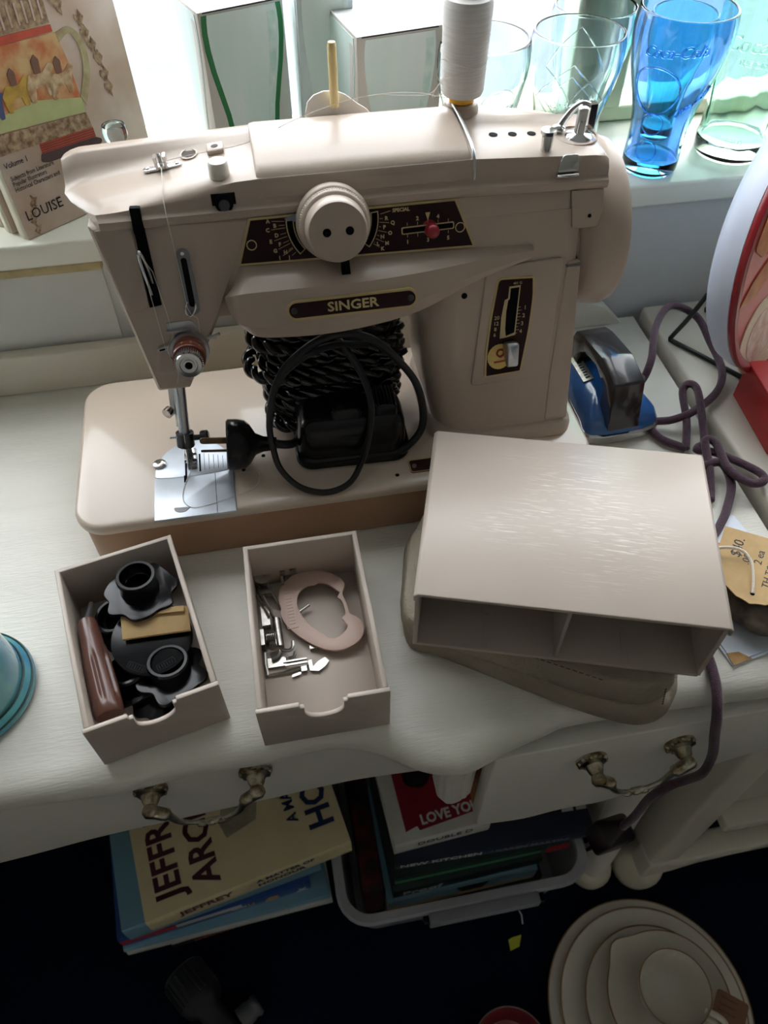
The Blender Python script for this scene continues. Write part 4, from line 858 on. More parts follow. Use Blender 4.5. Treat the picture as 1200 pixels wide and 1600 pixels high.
def ff(q):
    q.tube([(.1563, -.0701, .0085), (.1640, -.0655, .0088)], .0013, 8); q.tube([(.1563, -.0701, .0085), (.1530, -.0740, .0060)], .0010, 6); q.box(.1600, .1660, -.1020, -.0960, .0042, .0080); q.tube([(.1530, -.0740, .0060), (.1620, -.0980, .0062)], .0011, 6)
foot('thin pin guide poking out through the ring', ff)

# ------------------------------------------------------------------ drawer case, open at the front
BXC = (.3390, -.0953); BXR = math.radians(-18.0); BXZ = .0475
case = thing('accessory_case', 'scratched beige plastic case with two empty drawer openings', 'case', (*BXC, BXZ), BXR)
CM = Matrix.Translation((*BXC, BXZ)) @ Matrix.Rotation(BXR, 4, 'Z')
W, D, H, T = .1880, .1420, .0600, .0030
q = MB(); q.loft([[Vector((x, y, z)) for x, y in ((-W / 2 - e, -D / 2 - .001), (W / 2 + e, -D / 2 - .001), (W / 2 + e, D / 2), (-W / 2 - e, D / 2))] for z, e in ((H - .0075, .0008), (H - .0030, .0008), (H - .0008, -.0004), (H, -.0025))]); q2 = MB(); q2.v = q.v; q2.f = q.f
q = MB()
prof = [(-W / 2 - .0010, H - .0080), (-W / 2 - .0010, H - .0025), (-W / 2 + .0015, H), (W / 2 - .0015, H), (W / 2 + .0010, H - .0025), (W / 2 + .0010, H - .0080), (W / 2 - .0010, H - .0080), (W / 2 - .0022, H - T), (-W / 2 + .0022, H - T), (-W / 2 + .0010, H - .0080)]
q.prism(prof, -D / 2, D / 2, Matrix(((1, 0, 0, 0), (0, 0, 1, 0), (0, 1, 0, 0), (0, 0, 0, 1)))); lpart('case_top', q, M_plastic, case, CM, bevel=.0004, seg=1)
q = MB(); q.prism([(-W / 2, -D / 2), (-W / 2 + T, -D / 2), (-W / 2 + T, D / 2), (-W / 2, D / 2)], 0, H - T + .0005); lpart('case_side', q, M_tray, case, CM, bevel=.0004)
q = MB(); q.prism([(W / 2 - T - .001, -D / 2 + .001), (W / 2 - .001, -D / 2 + .001), (W / 2 - .001, D / 2), (W / 2 - T - .001, D / 2)], 0, H - T + .0005); lpart('case_side', q, M_tray, case, CM, bevel=.0004)
q = MB(); q.box(-.0012, .0012, -D / 2 + .001, D / 2, T, H - T); lpart('partition', q, M_tray, case, CM, bevel=.0003)
q = MB(); q.box(-W / 2 + T, W / 2 - T, -D / 2, D / 2, 0, T); cf = lpart('case_floor', q, M_tray, case, CM, bevel=.0003)
q = MB(); q.box(-W / 2 + T, W / 2 - T, D / 2 - T, D / 2, T, H - T); lpart('case_back', q, M_tray, case, CM)
for x in (-.047, .045):
    q = MB(); q.ring(circle(.0026, 16, x, -D / 2 + .030), circle(.0018, 16, x, -D / 2 + .030), T - .0003, T + .0005); rr_ = lpart('rivet_ring', q, M_plastic, cf, CM)
    q = MB(); q.box(x - .0022, x + .0022, -D / 2 + .001, -D / 2 + .026, T - .0003, T + .0004); lpart('guide_rib', q, M_tray, cf, CM)

# ------------------------------------------------------------------ soft pouch under the case
M_leather = mat('taupe_leatherette', s(156, 144, 126), .5, var=.14, scale=22, bump=.9, bscale=380)
pou = thing('leatherette_pouch', 'folded taupe leatherette pouch with stitched seams under the case', 'pouch', (.32, -.10, .0008))
def soft(poly, z0, z1, n=60, seed=0, puff=.004, amp=.0012):
    P = [(p.x, p.y) for p in spline([(a, b, 0) for a, b in poly], 6, True)]; c = (sum(p[0] for p in P) / len(P), sum(p[1] for p in P) / len(P)); rnd = random.Random(seed); ph = [rnd.uniform(0, 6) for _ in range(6)]
    rings = []
    for z, k, inn_ in ((0, 0, .002), (.06, 0, .0004), (.35, .5, .0006), (.65, .8, .0012), (.88, .4, .0020), (.96, .2, .0032), (1.0, 0, .0060), (1.0, 0, .020)):
        R = []
        for i, (x, y) in enumerate(inset(P, inn_)):
            a = 2 * PI * i / len(P)
            zz_ = z0 + (z1 - z0) * z + (amp * (math.sin(9 * a + ph[0]) + .7 * math.sin(17 * a + ph[1])) * (1 if z > .5 else 0) * (.35 if inn_ > .015 else 1))
            wv = amp * k * (math.sin(13 * a + ph[2]) + math.sin(7 * a + ph[3]))
            R.append(Vector((x + wv * math.cos(a), y + wv * math.sin(a), min(zz_, z1))))
        rings.append(R)
    q = MB(); q.loft(rings); return q
lowp = [(.2300, -.1060), (.2520, -.1230), (.285, -.1460), (.3193, -.1700), (.350, -.1890), (.3740, -.1985), (.3950, -.1935), (.4085, -.1760), (.4200, -.1500), (.425, -.110), (.400, -.060), (.340, -.030), (.285, -.012), (.252, -.018), (.238, -.050)]
q = soft(lowp, .0008, .0235, seed=2, amp=.0018); part('lower_fold', q, M_leather, pou, ang=60)
upp = [(.2290, -.1085), (.2500, -.1260), (.285, -.1480), (.3180, -.1690), (.345, -.1840), (.3700, -.1930), (.3900, -.1890), (.4020, -.1740), (.4120, -.1500), (.418, -.110), (.395, -.065), (.340, -.036), (.290, -.018), (.256, -.026), (.240, -.052)]
q = soft(upp, .0232, .0470, seed=5, amp=.0020); part('upper_fold', q, M_leather, pou, ang=60)
M_stitch = mat('dark_stitching', s(84, 70, 54), .8)
q = MB()
for a, b, zz_ in (((.2500, -.1250), (.3450, -.1820), .0405), ((.2380, -.1140), (.2520, -.1265), .0380)):
    for i in range(26):
        t0, t1 = i / 26, (i + .62) / 26; q.tube([(a[0] + (b[0] - a[0]) * t, a[1] + (b[1] - a[1]) * t, zz_ + .0062 - .002 * abs(t - .5)) for t in (t0, t1)], .0004, 4)
for i in range(12):
    z = .008 + i * .003; q.tube([(.3870 - .0004 * i, -.1965 + .0003 * i, z), (.3874 - .0004 * i, -.1965 + .0003 * i, z + .0018)], .0005, 4)
part('stitching', q, M_stitch, pou)['kind'] = 'stuff'

# ------------------------------------------------------------------ travel iron with plum cord
iron = thing('travel_iron', 'small blue travel iron with black handle standing behind the case', 'iron', (.462, .12, .0008), 0)
IZ = .0008
def sole(k, z): # outline: square heel at the front, pointed toe to the back
    pts = [(-.0310, -.0560), (.0310, -.0560), (.0335, -.030), (.0310, .005), (.0215, .040), (.0065, .068), (-.0065, .068), (-.0215, .040), (-.0310, .005), (-.0335, -.030)]
    P = spline([(a * k, b * k + .0 , 0) for a, b in pts], 4, True)
    IM = Matrix.Translation((.4610, .1200, 0)) @ Matrix.Rotation(math.radians(3), 4, 'Z')
    return [IM @ Vector((p.x, p.y, z)) for p in P]
q = MB(); q.loft([sole(.97, IZ), sole(1.0, IZ + .001), sole(1.0, IZ + .0085), sole(.97, IZ + .0100)]); part('soleplate', q, M_chrome, iron)
M_blue = mat('blue_enamel', s(40, 100, 170), .18, coat=.8)
q = MB(); q.loft([sole(.96, IZ + .0098), sole(.95, IZ + .015), sole(.86, IZ + .0235), sole(.66, IZ + .0300), sole(.35, IZ + .0330)]); part('body_shell', q, M_blue, iron)
IM = Matrix.Translation((.4610, .1200, IZ)) @ Matrix.Rotation(math.radians(3), 4, 'Z')
M_hand = mat('brown_black_bakelite', s(36, 30, 31), .22, coat=.5)
q = MB(); YM = Matrix(((0, 0, 1, 0), (1, 0, 0, 0), (0, 1, 0, 0), (0, 0, 0, 1)))   # profile (y, z) pushed along x
hpoly = [(-.0610, .0180), (-.0500, .0620), (-.0200, .0690), (.0180, .0640), (.0320, .0590), (.0360, .0500), (.0330, .0280), (.0180, .0290), (.0190, .0440), (.0090, .0520), (-.0150, .0560), (-.0330, .0480), (-.0370, .0200)]
q.prism(roundpoly(hpoly, .002), -.0145, .0145, IM @ Matrix.Translation((-.005, 0, 0)) @ YM); part('handle', q, M_hand, iron, bevel=.0050, seg=1)
q = MB(); q.prism(rrect(.0100, .0340, .001, 3), 0, .0012, IM @ frame((-.0175, .0100, .0315), (.95, 0, .25), (0, 1, 0))); npl = part('nameplate', q, M_brasslt, iron)
NF_ = IM @ frame((-.0175, .0080, .0328), (0, 1, 0), (-.95, 0, -.25))
q = MB()
for k_ in range(7): q.box(-.012 + k_ * .0034, -.0103 + k_ * .0034, -.0022 + .0008 * (k_ % 2), .0018, -.0001, .0003, NF_)
part('nameplate_engraving', q, M_ink, npl)
q = MB()
for x in (-.014, .017): q.lathe([(.0001, 0), (.0022, 0), (.0022, .0008), (.0001, .0008)], 10, axis_frame(IM @ Vector((x, -.0556, .0048)), (0, -1, 0)))
part('heel_screw', q, M_dark, iron)
M_plum = mat('plum_fabric_cord', s(82, 54, 70), .8, var=.3, scale=300, bump=.8, bscale=900, sheen=.3)
def cord(name, P, r=.0036, n=6):
    q = MB(); q.tube(spline(P, n), r, 8); return part(name, q, M_plum, iron)
q = MB(); q.lathe([(.0001, 0), (.0050, 0), (.0044, .012), (.0040, .020), (.0001, .020)], 12, axis_frame((.4760, .0980, .0300), (.82, .45, .1))); part('cord_grommet', q, mat('grey_rubber', s(120, 108, 106), .6), iron)
cord('cord', [(.4800, .1010, .0310), (0.493, 0.1059, 0.03), (0.5031, 0.1177, 0.045), (0.5204, 0.153, 0.052), (0.5471, 0.1804, 0.052), (0.575, 0.1754, 0.04), (0.5812, 0.1487, 0.028), (0.5772, 0.113, 0.024), (0.5621, 0.0895, 0.02), (0.5318, 0.0706, 0.0185), (0.5117, 0.0694, 0.012), (0.4945, 0.0752, 0.0055), (.4960, .0560, .0050), (.5134, .0389, .0052)], .0036, 8)
cord('cord', [(.5134, .0389, .0052), (.5235, .0650, .0130), (.5281, .0908, .0230), (.5335, .0950, .0290), (.5385, .0869, .0290), (.5340, .0621, .0210), (.5281, .0382, .0125), (.5210, .0340, .0110), (.5190, .0300, .0110), (.5305, .0240, .0125), (.5431, .006, .0165), (.5530, -.0110, .0190), (.5515, -.0200, .0190), (.5400, -.0190, .0180), (.5300, -.0007, .0180), (.5314, .0276, .0200), (.5240, .0320, .0190), (.5190, .0075, .0110), (.5120, -.0135, .0050)], .0036, 8)
cord('cord', [(.5120, -.0135, .0050), (.5080, -.0200, .0048), (.5100, .0050, .0052), (.5170, .0110, .0120), (.5296, .0085, .0150), (.5310, -.0102, .0090), (.5180, -.0319, .0050), (.5050, -.0467, .0046), (.4760, -.075, .0046), (.4550, -.110, .0046), (.4430, -.150, .0046), (.4397, -.1680, .0046), (.4364, -.1837, .0030), (.4341, -.1960, -.0060), (.4400, -.2010, -.0353), (.4504, -.2030, -.0736), (.4500, -.2060, -.1005), (.4486, -.2000, -.1305), (.4391, -.1985, -.1427), (.4289, -.1975, -.1687), (.4293, -.1960, -.2205), (.4290, -.1930, -.2600)], .0037, 8)
q = MB(); PGM = Matrix.Translation((.4250, -.1900, -.2850)) @ Matrix.Rotation(math.radians(20), 4, 'Y') @ Matrix.Rotation(math.radians(10), 4, 'Z')
q.loft([[PGM @ Vector((x, y, z)) for x, y in rrect(w_, d_, .004, 3)] for z, w_, d_ in ((-.018, .034, .024), (-.015, .038, .027), (.006, .038, .027), (.011, .034, .024), (.016, .022, .016), (.024, .010, .010))]); pg = part('mains_plug', q, mat('dark_brown_plug', s(40, 30, 32), .35), iron)
for a, b in ((-.012, -.004), (.012, -.004), (0, .009)):
    q = MB(); q.box(a - .003, a + .003, b * .8 - .0015, b * .8 + .0015, -.030, -.017, PGM); part('plug_pin', q, M_pin, pg)
# ------------------------------------------------------------------ books
M_pages = mat('book_pages', s(222, 212, 188), .8, var=.15, scale=20, stretch=(1, 1, 60))
def book(label, M, W, D, H, cover, spine_mat=None, group=None, pages=None, board=.0016, name='book'):
    """local frame: x along the spine, y away from the spine, z up through the thickness"""
    t = thing(name, label, 'book', group=group, M=M)
    q = MB(); q.box(0, W, 0, D, 0, board); part('back_cover', q, cover, t, bevel=.0005, world=False)
    q = MB(); q.box(0, W, 0, D, H - board, H); fc_ = part('front_cover', q, cover, t, bevel=.0005, world=False)
    q = MB(); q.loft([[Vector((x, y, z)) for y, z in ((.003, .0), (.0, .0015), (-.0012, H * .3), (-.0012, H * .7), (0, H - .0015), (.003, H))] for x in (0, W)]); sp_ = part('spine', q, spine_mat or cover, t, world=False, ang=60)
    q = MB(); q.box(.002, W - .002, .003, D - .003, board, H - board); part('pages', q, pages or M_pages, t, world=False)
    return t, fc_, sp_
def place(o, e, up_, n_): return frame(o, e, up_, n_)

# antique price guides standing on the sill
BO = Vector((-.022, .2425, .1475)); be = Vector((.795, .607, 0)).normalized(); bn = Vector((be.y, -be.x, 0))   # bn faces the room
lean = math.radians(3)
bu = (Vector((0, 0, 1)) * math.cos(lean) - bn * math.sin(lean)); bn2 = (bn * math.cos(lean) + Vector((0, 0, 1)) * math.sin(lean))
BW, BH, BT = .1345, .215, .017
M_cov = mat('faded_book_cover', s(216, 200, 190), .5, var=.14, scale=26, col2=s(196, 172, 152))
M_spine = mat('cream_spine', s(226, 220, 198), .5, var=.06, scale=20)
# spine runs up (local x), local y runs across the cover, local z comes out of the cover
bt_, fc1, sp1 = book('upright book with a printed beer stein cover on the sill', frame(BO, bu, be, bu.cross(be)), BH, BW, BT, M_cov, M_spine, 'antique guides on the sill')
zdir = bu.cross(be)
CF = frame(BO + bn2 * .0001, be, bu, bn2)
def decal(name, poly, mt, h=.0003, parent=None, c0=.0):
    q = MB(); q.prism(poly, c0, c0 + h, CF); return part(name, q, mt, parent or bt_)
M_p_scene = mat('print_scene', s(222, 190, 138), .6, var=1, scale=70, col2=s(206, 122, 80), detail=6)
M_p_green = mat('print_green', s(200, 208, 150), .6, var=.2, scale=40)
M_p_tan = mat('print_tan', s(196, 172, 140), .6, var=.6, scale=220, col2=s(126, 96, 74), detail=6)
M_p_red = mat('print_red', s(206, 92, 70), .6, var=.2, scale=60)
M_p_dark = mat('print_umber', s(88, 70, 70), .6)
M_p_line = mat('print_brown_line', s(130, 96, 82), .6)
decal('print_body', [(.0075, .0830), (.0840, .0760), (.0824, .1121), (.0795, .1345), (.0310, .1370), (.0, .137), (.0, .084)], M_p_scene)
decal('print_ground', [(.0, .084), (.0840, .0760), (.0838, .0870), (.045, .0960), (.0, .0920)], M_p_green, .0005)
decal('print_frieze', [(.0, .0830), (.0837, .0753), (.0857, .0634), (.0379, .0663), (.0, .0680)], M_p_tan, .0005)
decal('print_red_band', [(.0372, .0660), (.0857, .0634), (.0860, .0557), (.0368, .0588)], M_p_red, .0006)
for i in range(4): decal('print_stripe', [(.0372, .0648 - i * .0017), (.0858, .0622 - i * .0018), (.0858, .0618 - i * .0018), (.0372, .0644 - i * .0017)], M_p_dark, .0008)
decal('print_foot', roundpoly([(.0361, .0590), (.0858, .0555), (.0912, .0523), (.0890, .0488), (.0400, .0508), (.0335, .0530)], .002), M_p_dark, .0005)
decal('print_red_ring', [(.0, .1440), (.0772, .1400), (.0773, .1355), (.0, .1380)], M_p_red, .0006)
decal('print_column', [(.0, .144), (.0770, .1412), (.0778, .165), (.0, .168)], M_p_tan, .0003)
for i in range(11): decal('print_flute', [(.010 + i * .0062, .1450), (.0115 + i * .0062, .1450), (.0122 + i * .0062, .1590), (.0107 + i * .0062, .1592)], M_cov, .0006)
ho = [(p.x, p.y) for p in spline([(.0793, .1342, 0), (.0908, .1356, 0), (.0983, .1276, 0), (.1002, .1164, 0), (.0971, .1005, 0), (.0866, .0804, 0)], 5)]; hi = [(p.x, p.y) for p in spline([(.0800, .1275, 0), (.0890, .1312, 0), (.0938, .1250, 0), (.0946, .1142, 0), (.0915, .102, 0), (.0835, .0880, 0)], 5)]
decal('print_handle', ho + hi[::-1], mat('print_olive', s(196, 192, 150), .6, var=.3, scale=90, col2=s(170, 150, 116)), .0005)
def horse(x, y, k, mt):
    decal('print_figure', roundpoly([(x - .010 * k, y + .001 * k), (x - .006 * k, y + .006 * k), (x + .003 * k, y + .005 * k), (x + .008 * k, y + .009 * k), (x + .011 * k, y + .007 * k), (x + .008 * k, y + .002 * k), (x + .006 * k, y - .008 * k), (x + .003 * k, y - .008 * k), (x + .002 * k, y - .002 * k), (x - .004 * k, y - .002 * k), (x - .006 * k, y - .009 * k), (x - .009 * k, y - .009 * k)], .001 * k), mt, .0008)
    decal('print_figure', roundpoly([(x - .002 * k, y + .005 * k), (x + .002 * k, y + .005 * k), (x + .003 * k, y + .012 * k), (x + .001 * k, y + .015 * k), (x - .002 * k, y + .012 * k)], .0008), M_p_line, .0010)
M_p_cream = mat('print_cream', s(226, 206, 170), .6, var=.3, scale=150, col2=s(180, 140, 100)); M_p_gold = mat('print_gold', s(214, 176, 84), .6, var=.3, scale=150); M_p_blue = mat('print_blue', s(84, 96, 140), .6)
horse(.055, .1060, 1.3, M_p_cream); horse(.034, .1040, 1.2, M_p_gold); horse(.072, .1020, 1.2, M_p_cream); horse(.012, .100, 1.1, M_p_blue)
for a, b in ((.1017, .1373), (.1030, .1270), (.1060, .1180), (.1085, .1080), (.1098, .0960), (.1104, .0860), (.0830, .158), (.0880, .150)):
    decal('print_ornament', [(a + .004 * (1 + .4 * math.sin(3 * t)) * math.cos(t) * .8, b + .0052 * (1 + .4 * math.cos(5 * t)) * math.sin(t)) for t in [2 * PI * i / 20 for i in range(20)]], M_p_tan, .0003)
for a, b in ((.0105, .014), (.0135, .022), (.0160, .028), (.011, .006)):
    decal('print_sprig', [(a + .0025 * (1 + .6 * math.sin(4 * t)) * math.cos(t), b + .0040 * (1 + .5 * math.cos(3 * t)) * math.sin(t)) for t in [2 * PI * i / 18 for i in range(18)]], M_p_tan, .0002)
def ctext(body, size, a, b, mt=None, sx=.85, bold=0, par=None):
    q = text_mb(body, size, CF @ Matrix.Translation((a, b, .0004)), .0002, bold, 'LEFT', sx=sx, valign='BOTTOM_BASELINE'); part('cover_lettering', q, mt or M_ink, par or bt_)
ctext('Volume 1', .0062, .0035, .0580); ctext('Subjects from Literature', .0050, .0046, .0482, sx=.78); ctext('Popular Illustrators', .0050, .0046, .0437, sx=.78); ctext('Historical Characters and', .0050, .0047, .0392, sx=.78); ctext('LOUISE', .0118, .0046, .0148, sx=.9)
# two thinner companions leaning beside it, spines out
for k_, (lb, th_) in enumerate((('thin cream book tucked behind the stein cover book', .013), ('thin cream book at the end of the sill row', .014))):
    off = -be * .004 - bn * (BT + .0015 + k_ * .0150)
    b2, f2, s2 = book(lb, frame(BO + off, bu, be, bu.cross(be)), .205 - .01 * k_, BW, th_, M_cov, M_spine, 'antique guides on the sill')

# ------------------------------------------------------------------ glasses and boxes on the sill
SZ = .1475
def glass_mat(name, col): return mat(name, col, .02, trans=1.0, ior=1.48)
M_gclear = glass_mat('clear_green_glass', (.90, .97, .95)); M_gblue = glass_mat('blue_glass', (.33, .60, .99)); M_ggreen = glass_mat('georgia_green_glass', (.74, .95, .85)); M_gteal = glass_mat('teal_glass', (.46, .90, .80)); M_gpale = glass_mat('pale_blue_glass', (.82, .93, .98))
BELL = [(0, .0235), (.003, .0250), (.012, .0252), (.024, .0246), (.038, .0250), (.055, .0278), (.072, .0325), (.090, .0375), (.106, .0405), (.118, .0412), (.126, .0405), (.131, .0395)]
FLUTE = [(0, .0310), (.003, .0328), (.014, .0330), (.022, .0318), (.040, .0322), (.070, .0345), (.084, .0372), (.100, .0400), (.130, .0412), (.148, .0400)]
def rad(prof, z): return float(np.interp(z, [p[0] for p in prof], [p[1] for p in prof]))
def tumbler(label, x, y, prof, material, k=1.0, base=.013, marks=None, flutes=0):
    t = thing('drinking_glass', label, 'glass', (x, y, SZ), group='glasses on the window sill')
    pr2 = [(r * k, z * k) for z, r in prof]; H = pr2[-1][1]
    zs = [base * k + (H - base * k) * i / 14 for i in range(15)]
    q = MB(); T0 = Matrix.Translation((x, y, SZ)); n = 56
    ring = lambda r, z: [T0 @ Vector((r * f_ * math.cos(a), r * f_ * math.sin(a), z)) for a in [2 * PI * i / n for i in range(n)] for f_ in [1 - (.035 * abs(math.sin(flutes * a / 2)) if flutes and .02 * k < z < .068 * k else 0)]]
    outer = [ring(r, z) for r, z in [(.0004, 0)] + pr2]
    inner = [ring(rad(prof, z / k) * k - .0023, z) for z in reversed(zs)] + [ring(.0004, base * k - .001)]
    rm = pr2[-1][0] - .0013; q.loft(outer + [ring(rm + .0013 * math.cos(b_), H + .0013 * math.sin(b_)) for b_ in (.5, 1.0, 1.57, 2.1, 2.65)] + inner, cap=True); g = part('glass_wall', q, material, t, ang=70)
    def wrap(ang0, zc):
        def fn(p):
            z = zc + p.y; r = rad(prof, z / k) * k - .0001 + p.z; a = ang0 + p.x / max(.02, rad(prof, zc / k) * k); return Vector((x + r * math.cos(a), y + r * math.sin(a), SZ + z))
        return fn
    for mk in (marks or []):
        q = mk(wrap); part('embossing', q, material, t)
    return t
def m_text(body, size, ang, z, sx=1, shear=.25, rot=0):
    def f(wrap):
        fn = wrap(math.radians(ang), z); c, s_ = math.cos(rot), math.sin(rot)
        return text_mb(body, size, None, .0014, .0002, sx=sx, shear=shear, fn=lambda p: fn(Vector((p.x * c - p.y * s_, p.x * s_ + p.y * c, p.z))))
    return f
def m_loop(poly, ang, z, r=.0006):
    def f(wrap):
        fn = wrap(math.radians(ang), z); q = MB(); q.tube([fn(Vector((a, b, .0003))) for a, b in poly], r, 6, closed=True); return q
    return f
VA = 235   # direction of the camera seen from the sill, degrees
sq = lambda h: [(h * a, h * b * 1.0) for a, b in ((0, 1.15), (.28, .86), (.57, .57), (.86, .28), (1.15, 0), (.86, -.28), (.57, -.57), (.28, -.86), (0, -1.15), (-.28, -.86), (-.57, -.57), (-.86, -.28), (-1.15, 0), (-.86, .28), (-.57, .57), (-.28, .86))]
script = lambda z, a, sz=.0125: m_text('Coca-Cola', sz, a, z, 1.0, .45, .5)
tumbler('clear greenish bell glass with square diamond label beside the winder', .4400, .2600, BELL, M_gclear, .93, marks=[m_loop(sq(.0265), VA + 12, .080), m_loop(sq(.0190), VA + 12, .080, .0004), m_text('Coca-Cola', .0085, VA + 14, .080, 1, .4, .25), m_loop(sq(.0245), VA + 190, .085)])
tumbler('clear greenish bell glass half hidden behind the thread spool', .3615, .2600, BELL, M_gclear, .93, marks=[m_loop(circle(.015, 28), VA + 45, .082), m_loop(circle(.0085, 24, ry=.0125), VA + 62, .070), m_text('Coca-Cola', .0090, VA + 80, .055, 1, .3, 1.2)])
tumbler('vivid blue bell glass with large round embossed logo', .5340, .2680, BELL, M_gblue, 1.0, .012, marks=[m_loop(circle(.0200, 32), VA - 12, .077, .0009), m_text('Coca-Cola', .0120, VA + 2, .110, 1, .4, .12), m_loop(circle(.0095, 24), VA - 8, .048), m_loop(circle(.0090, 24), VA - 8, .024), m_text('Coca-Cola', .0085, VA + 48, .068, 1, .4, .6)])
tumbler('green tinted fluted tumbler standing right of the blue glass', .6220, .2850, FLUTE, M_ggreen, 1.0, .015, flutes=10, marks=[m_text('Coca-Cola', .0180, VA + 10, .104, 1, .35, .10), m_text('THE ORIGINAL', .0068, VA + 12, .088, 1, 0, .0), m_loop(circle(.011, 24), VA + 12, .126), m_text('1950', .0080, VA + 5, .020, 1, 0, 0)])
tumbler('teal green bell glass standing behind the blue glass', .5680, .3330, BELL, M_gteal, .80)
tumbler('pale blue bell glass in the back row behind diamond glass', .4780, .3240, BELL, M_gpale, .90)

M_boxw = mat('white_carton', s(214, 214, 210), .6, var=.04, scale=30); M_boxg = mat('grey_carton_print', s(204, 202, 196), .6, var=.03, scale=40)
M_boxblue = mat('pale_blue_carton', s(206, 224, 228), .6, var=.06, scale=14, stretch=(6, 6, 1)); M_pteal = mat('printed_glass_teal', s(206, 232, 228), .5, var=.25, scale=24, col2=s(228, 240, 240), stretch=(1, 1, .25)); M_pgreen = mat('printed_green_line', s(44, 124, 74), .5); M_pdarkteal = mat('printed_glass_edge', s(186, 222, 212), .5, var=.3, scale=90, col2=s(226, 240, 238))
def carton(label, o, rot, W, H, face, edge):
    t = thing('glass_carton', label, 'box', (*o, SZ), rot, 'boxed glasses on the sill')
    q = MB(); q.box(0, W, 0, W, 0, H); part('carton_body', q, face, t, bevel=.0006, world=False)
    q = MB(); q.prism([(.0, .0), (W, .0), (W, W), (0, W)], H, H + .0006); part('carton_lid', q, mat('carton_lid_white', s(232, 233, 232), .55), t, world=False)
    q = MB(); q.box(.004, W - .004, -.0004, .0, H - .0006, H + .0003); part('lid_gap_shade', q, M_ink, t, world=False)  # ink-dark strip painted as the shade in the lid gap
    sil = [(rr, z) for z, rr in BELL]; k = W * .42 / .0412
    for fr_, nm in ((frame((W * .5, 0, 0), (1, 0, 0), (0, 0, 1), (0, -1, 0)), 'f'), (frame((0, W * .5, 0), (0, -1, 0), (0, 0, 1), (-1, 0, 0)), 'l')):
        kz = (H - .004) / .131
        P = [(r * k, .002 + z * kz) for r, z in sil]; poly = P + [(-a, b) for a, b in reversed(P)]
        if edge is not None and nm == 'f':
            q = MB(); q.prism([(a * 1.0 + (.0045 if a > 0 else -.0045), b) for a, b in poly], .0, .0003, fr_); part('printed_outline', q, edge, t, world=False)
        q = MB(); q.prism(poly, .0, .0006, fr_); pg_ = part('printed_glass', q, M_pteal, t, world=False)
        q = MB(); q.prism([(P[i][0] * .93, P[i][1]) for i in range(3, 11)] + [(P[i][0] * .72, P[i][1]) for i in range(10, 2, -1)], .0005, .0008, fr_); part('printed_highlight', q, M_pdarkteal if nm == 'f' else M_boxw, pg_, world=False)
    return t
carton('tall carton printed with a green outlined glass behind the machine', (.1430, .3080), math.radians(20), .0730, .1360, M_boxg, M_pgreen)
carton('white topped carton printed with a teal glass between the spools', (.2580, .2460), math.radians(11), .0710, .1330, M_boxg, None)
carton('pale blue carton standing between the two printed cartons', (.2200, .3050), math.radians(2), .0450, .1480, M_boxblue, None)

# small stoppered glass bottle by the books
q = MB(); BP = Matrix.Translation((.0660, .2600, SZ)) @ Matrix.Diagonal((1, 1, 1.06, 1)); bo = thing('glass_bottle', 'small clear glass bottle with ribbed stopper beside the books', 'bottle', (.0640, .2560, SZ))
q.lathe([(.0001, 0), (.0110, 0), (.0125, .002), (.0125, .034), (.0100, .044), (.0070, .050), (.0070, .062), (.0055, .062), (.0055, .050), (.0085, .043), (.0108, .033), (.0108, .004), (.0001, .004)], 24, BP); part('bottle_body', q, M_gclear, bo)
q = MB(); q.lathe([(.0001, .0625), (.0072, .0625), (.0095, .0660), (.0098, .0720), (.0088, .0750), (.0001, .0762)], 24, BP); part('stopper', q, M_gpale, bo)

# ------------------------------------------------------------------ right-hand cabinet top
CZ = .0122
DC = Vector((.6225, .1364, 0)); DR = .1155; phi = math.radians(-55.9); tl = math.radians(11.1)
nh = Vector((math.cos(phi), math.sin(phi), 0)); tt = Vector((-nh.y, nh.x, 0)); uu = Vector((0, 0, 1)) * math.cos(tl) - nh * math.sin(tl); nn = nh * math.cos(tl) + Vector((0, 0, 1)) * math.sin(tl)
DC.z = .0255 + DR * math.cos(tl)
DF = frame(DC, tt, uu, nn)
tin = thing('round_tin', 'large round red tin with white back on a black wire stand', 'tin', (DC.x, DC.y, CZ))
M_tinw = mat('white_tin_back', s(206, 214, 232), .35, var=.06, scale=9); M_tinr = mat('red_tin_print', s(200, 40, 44), .3, coat=.4, var=.12, scale=8); M_tinrim = mat('dark_red_rim', s(140, 24, 34), .3, coat=.3)
q = MB(); q.lathe([(.0001, -.034), (.085, -.0335), (.102, -.030), (.110, -.023), (.1140, -.013), (.1150, -.004), (.1120, -.002), (.0001, -.002)], 72, DF); part('tin_back', q, M_tinw, tin)
q = MB(); q.lathe([(.1060, -.003), (.1155, -.003), (.1165, .0000), (.1155, .0030), (.1105, .0030), (.1060, -.001)], 72, DF, cap=False); q.lathe([(.1060, -.001), (.1060, -.003)], 72, DF, cap=False); part('tin_rim', q, M_tinrim, tin)
q = MB(); q.lathe([(.0001, -.0022), (.1070, -.0022), (.1070, -.0008), (.0001, -.0008)], 72, DF); tf = part('tin_face', q, M_tinr, tin)
def tdec(name, poly, mt, h=.0010):
    q = MB(); q.prism(poly, -.0009, h - .0008, DF); part(name, q, mt, tf)
M_tcream = mat('tin_print_cream', s(226, 212, 180), .4, var=.2, scale=40, col2=s(236, 226, 210)); M_torange = mat('tin_print_orange', s(206, 132, 70), .4, var=.5, scale=50, col2=s(170, 92, 50))
tdec('print_ring', circle(.036, 36, -.052, -.064), M_tcream, .0010); tdec('print_disc', circle(.025, 30, -.050, -.064), mat('tin_print_pale', s(236, 224, 214), .4, var=.3, scale=90, col2=s(206, 170, 150)), .0014)
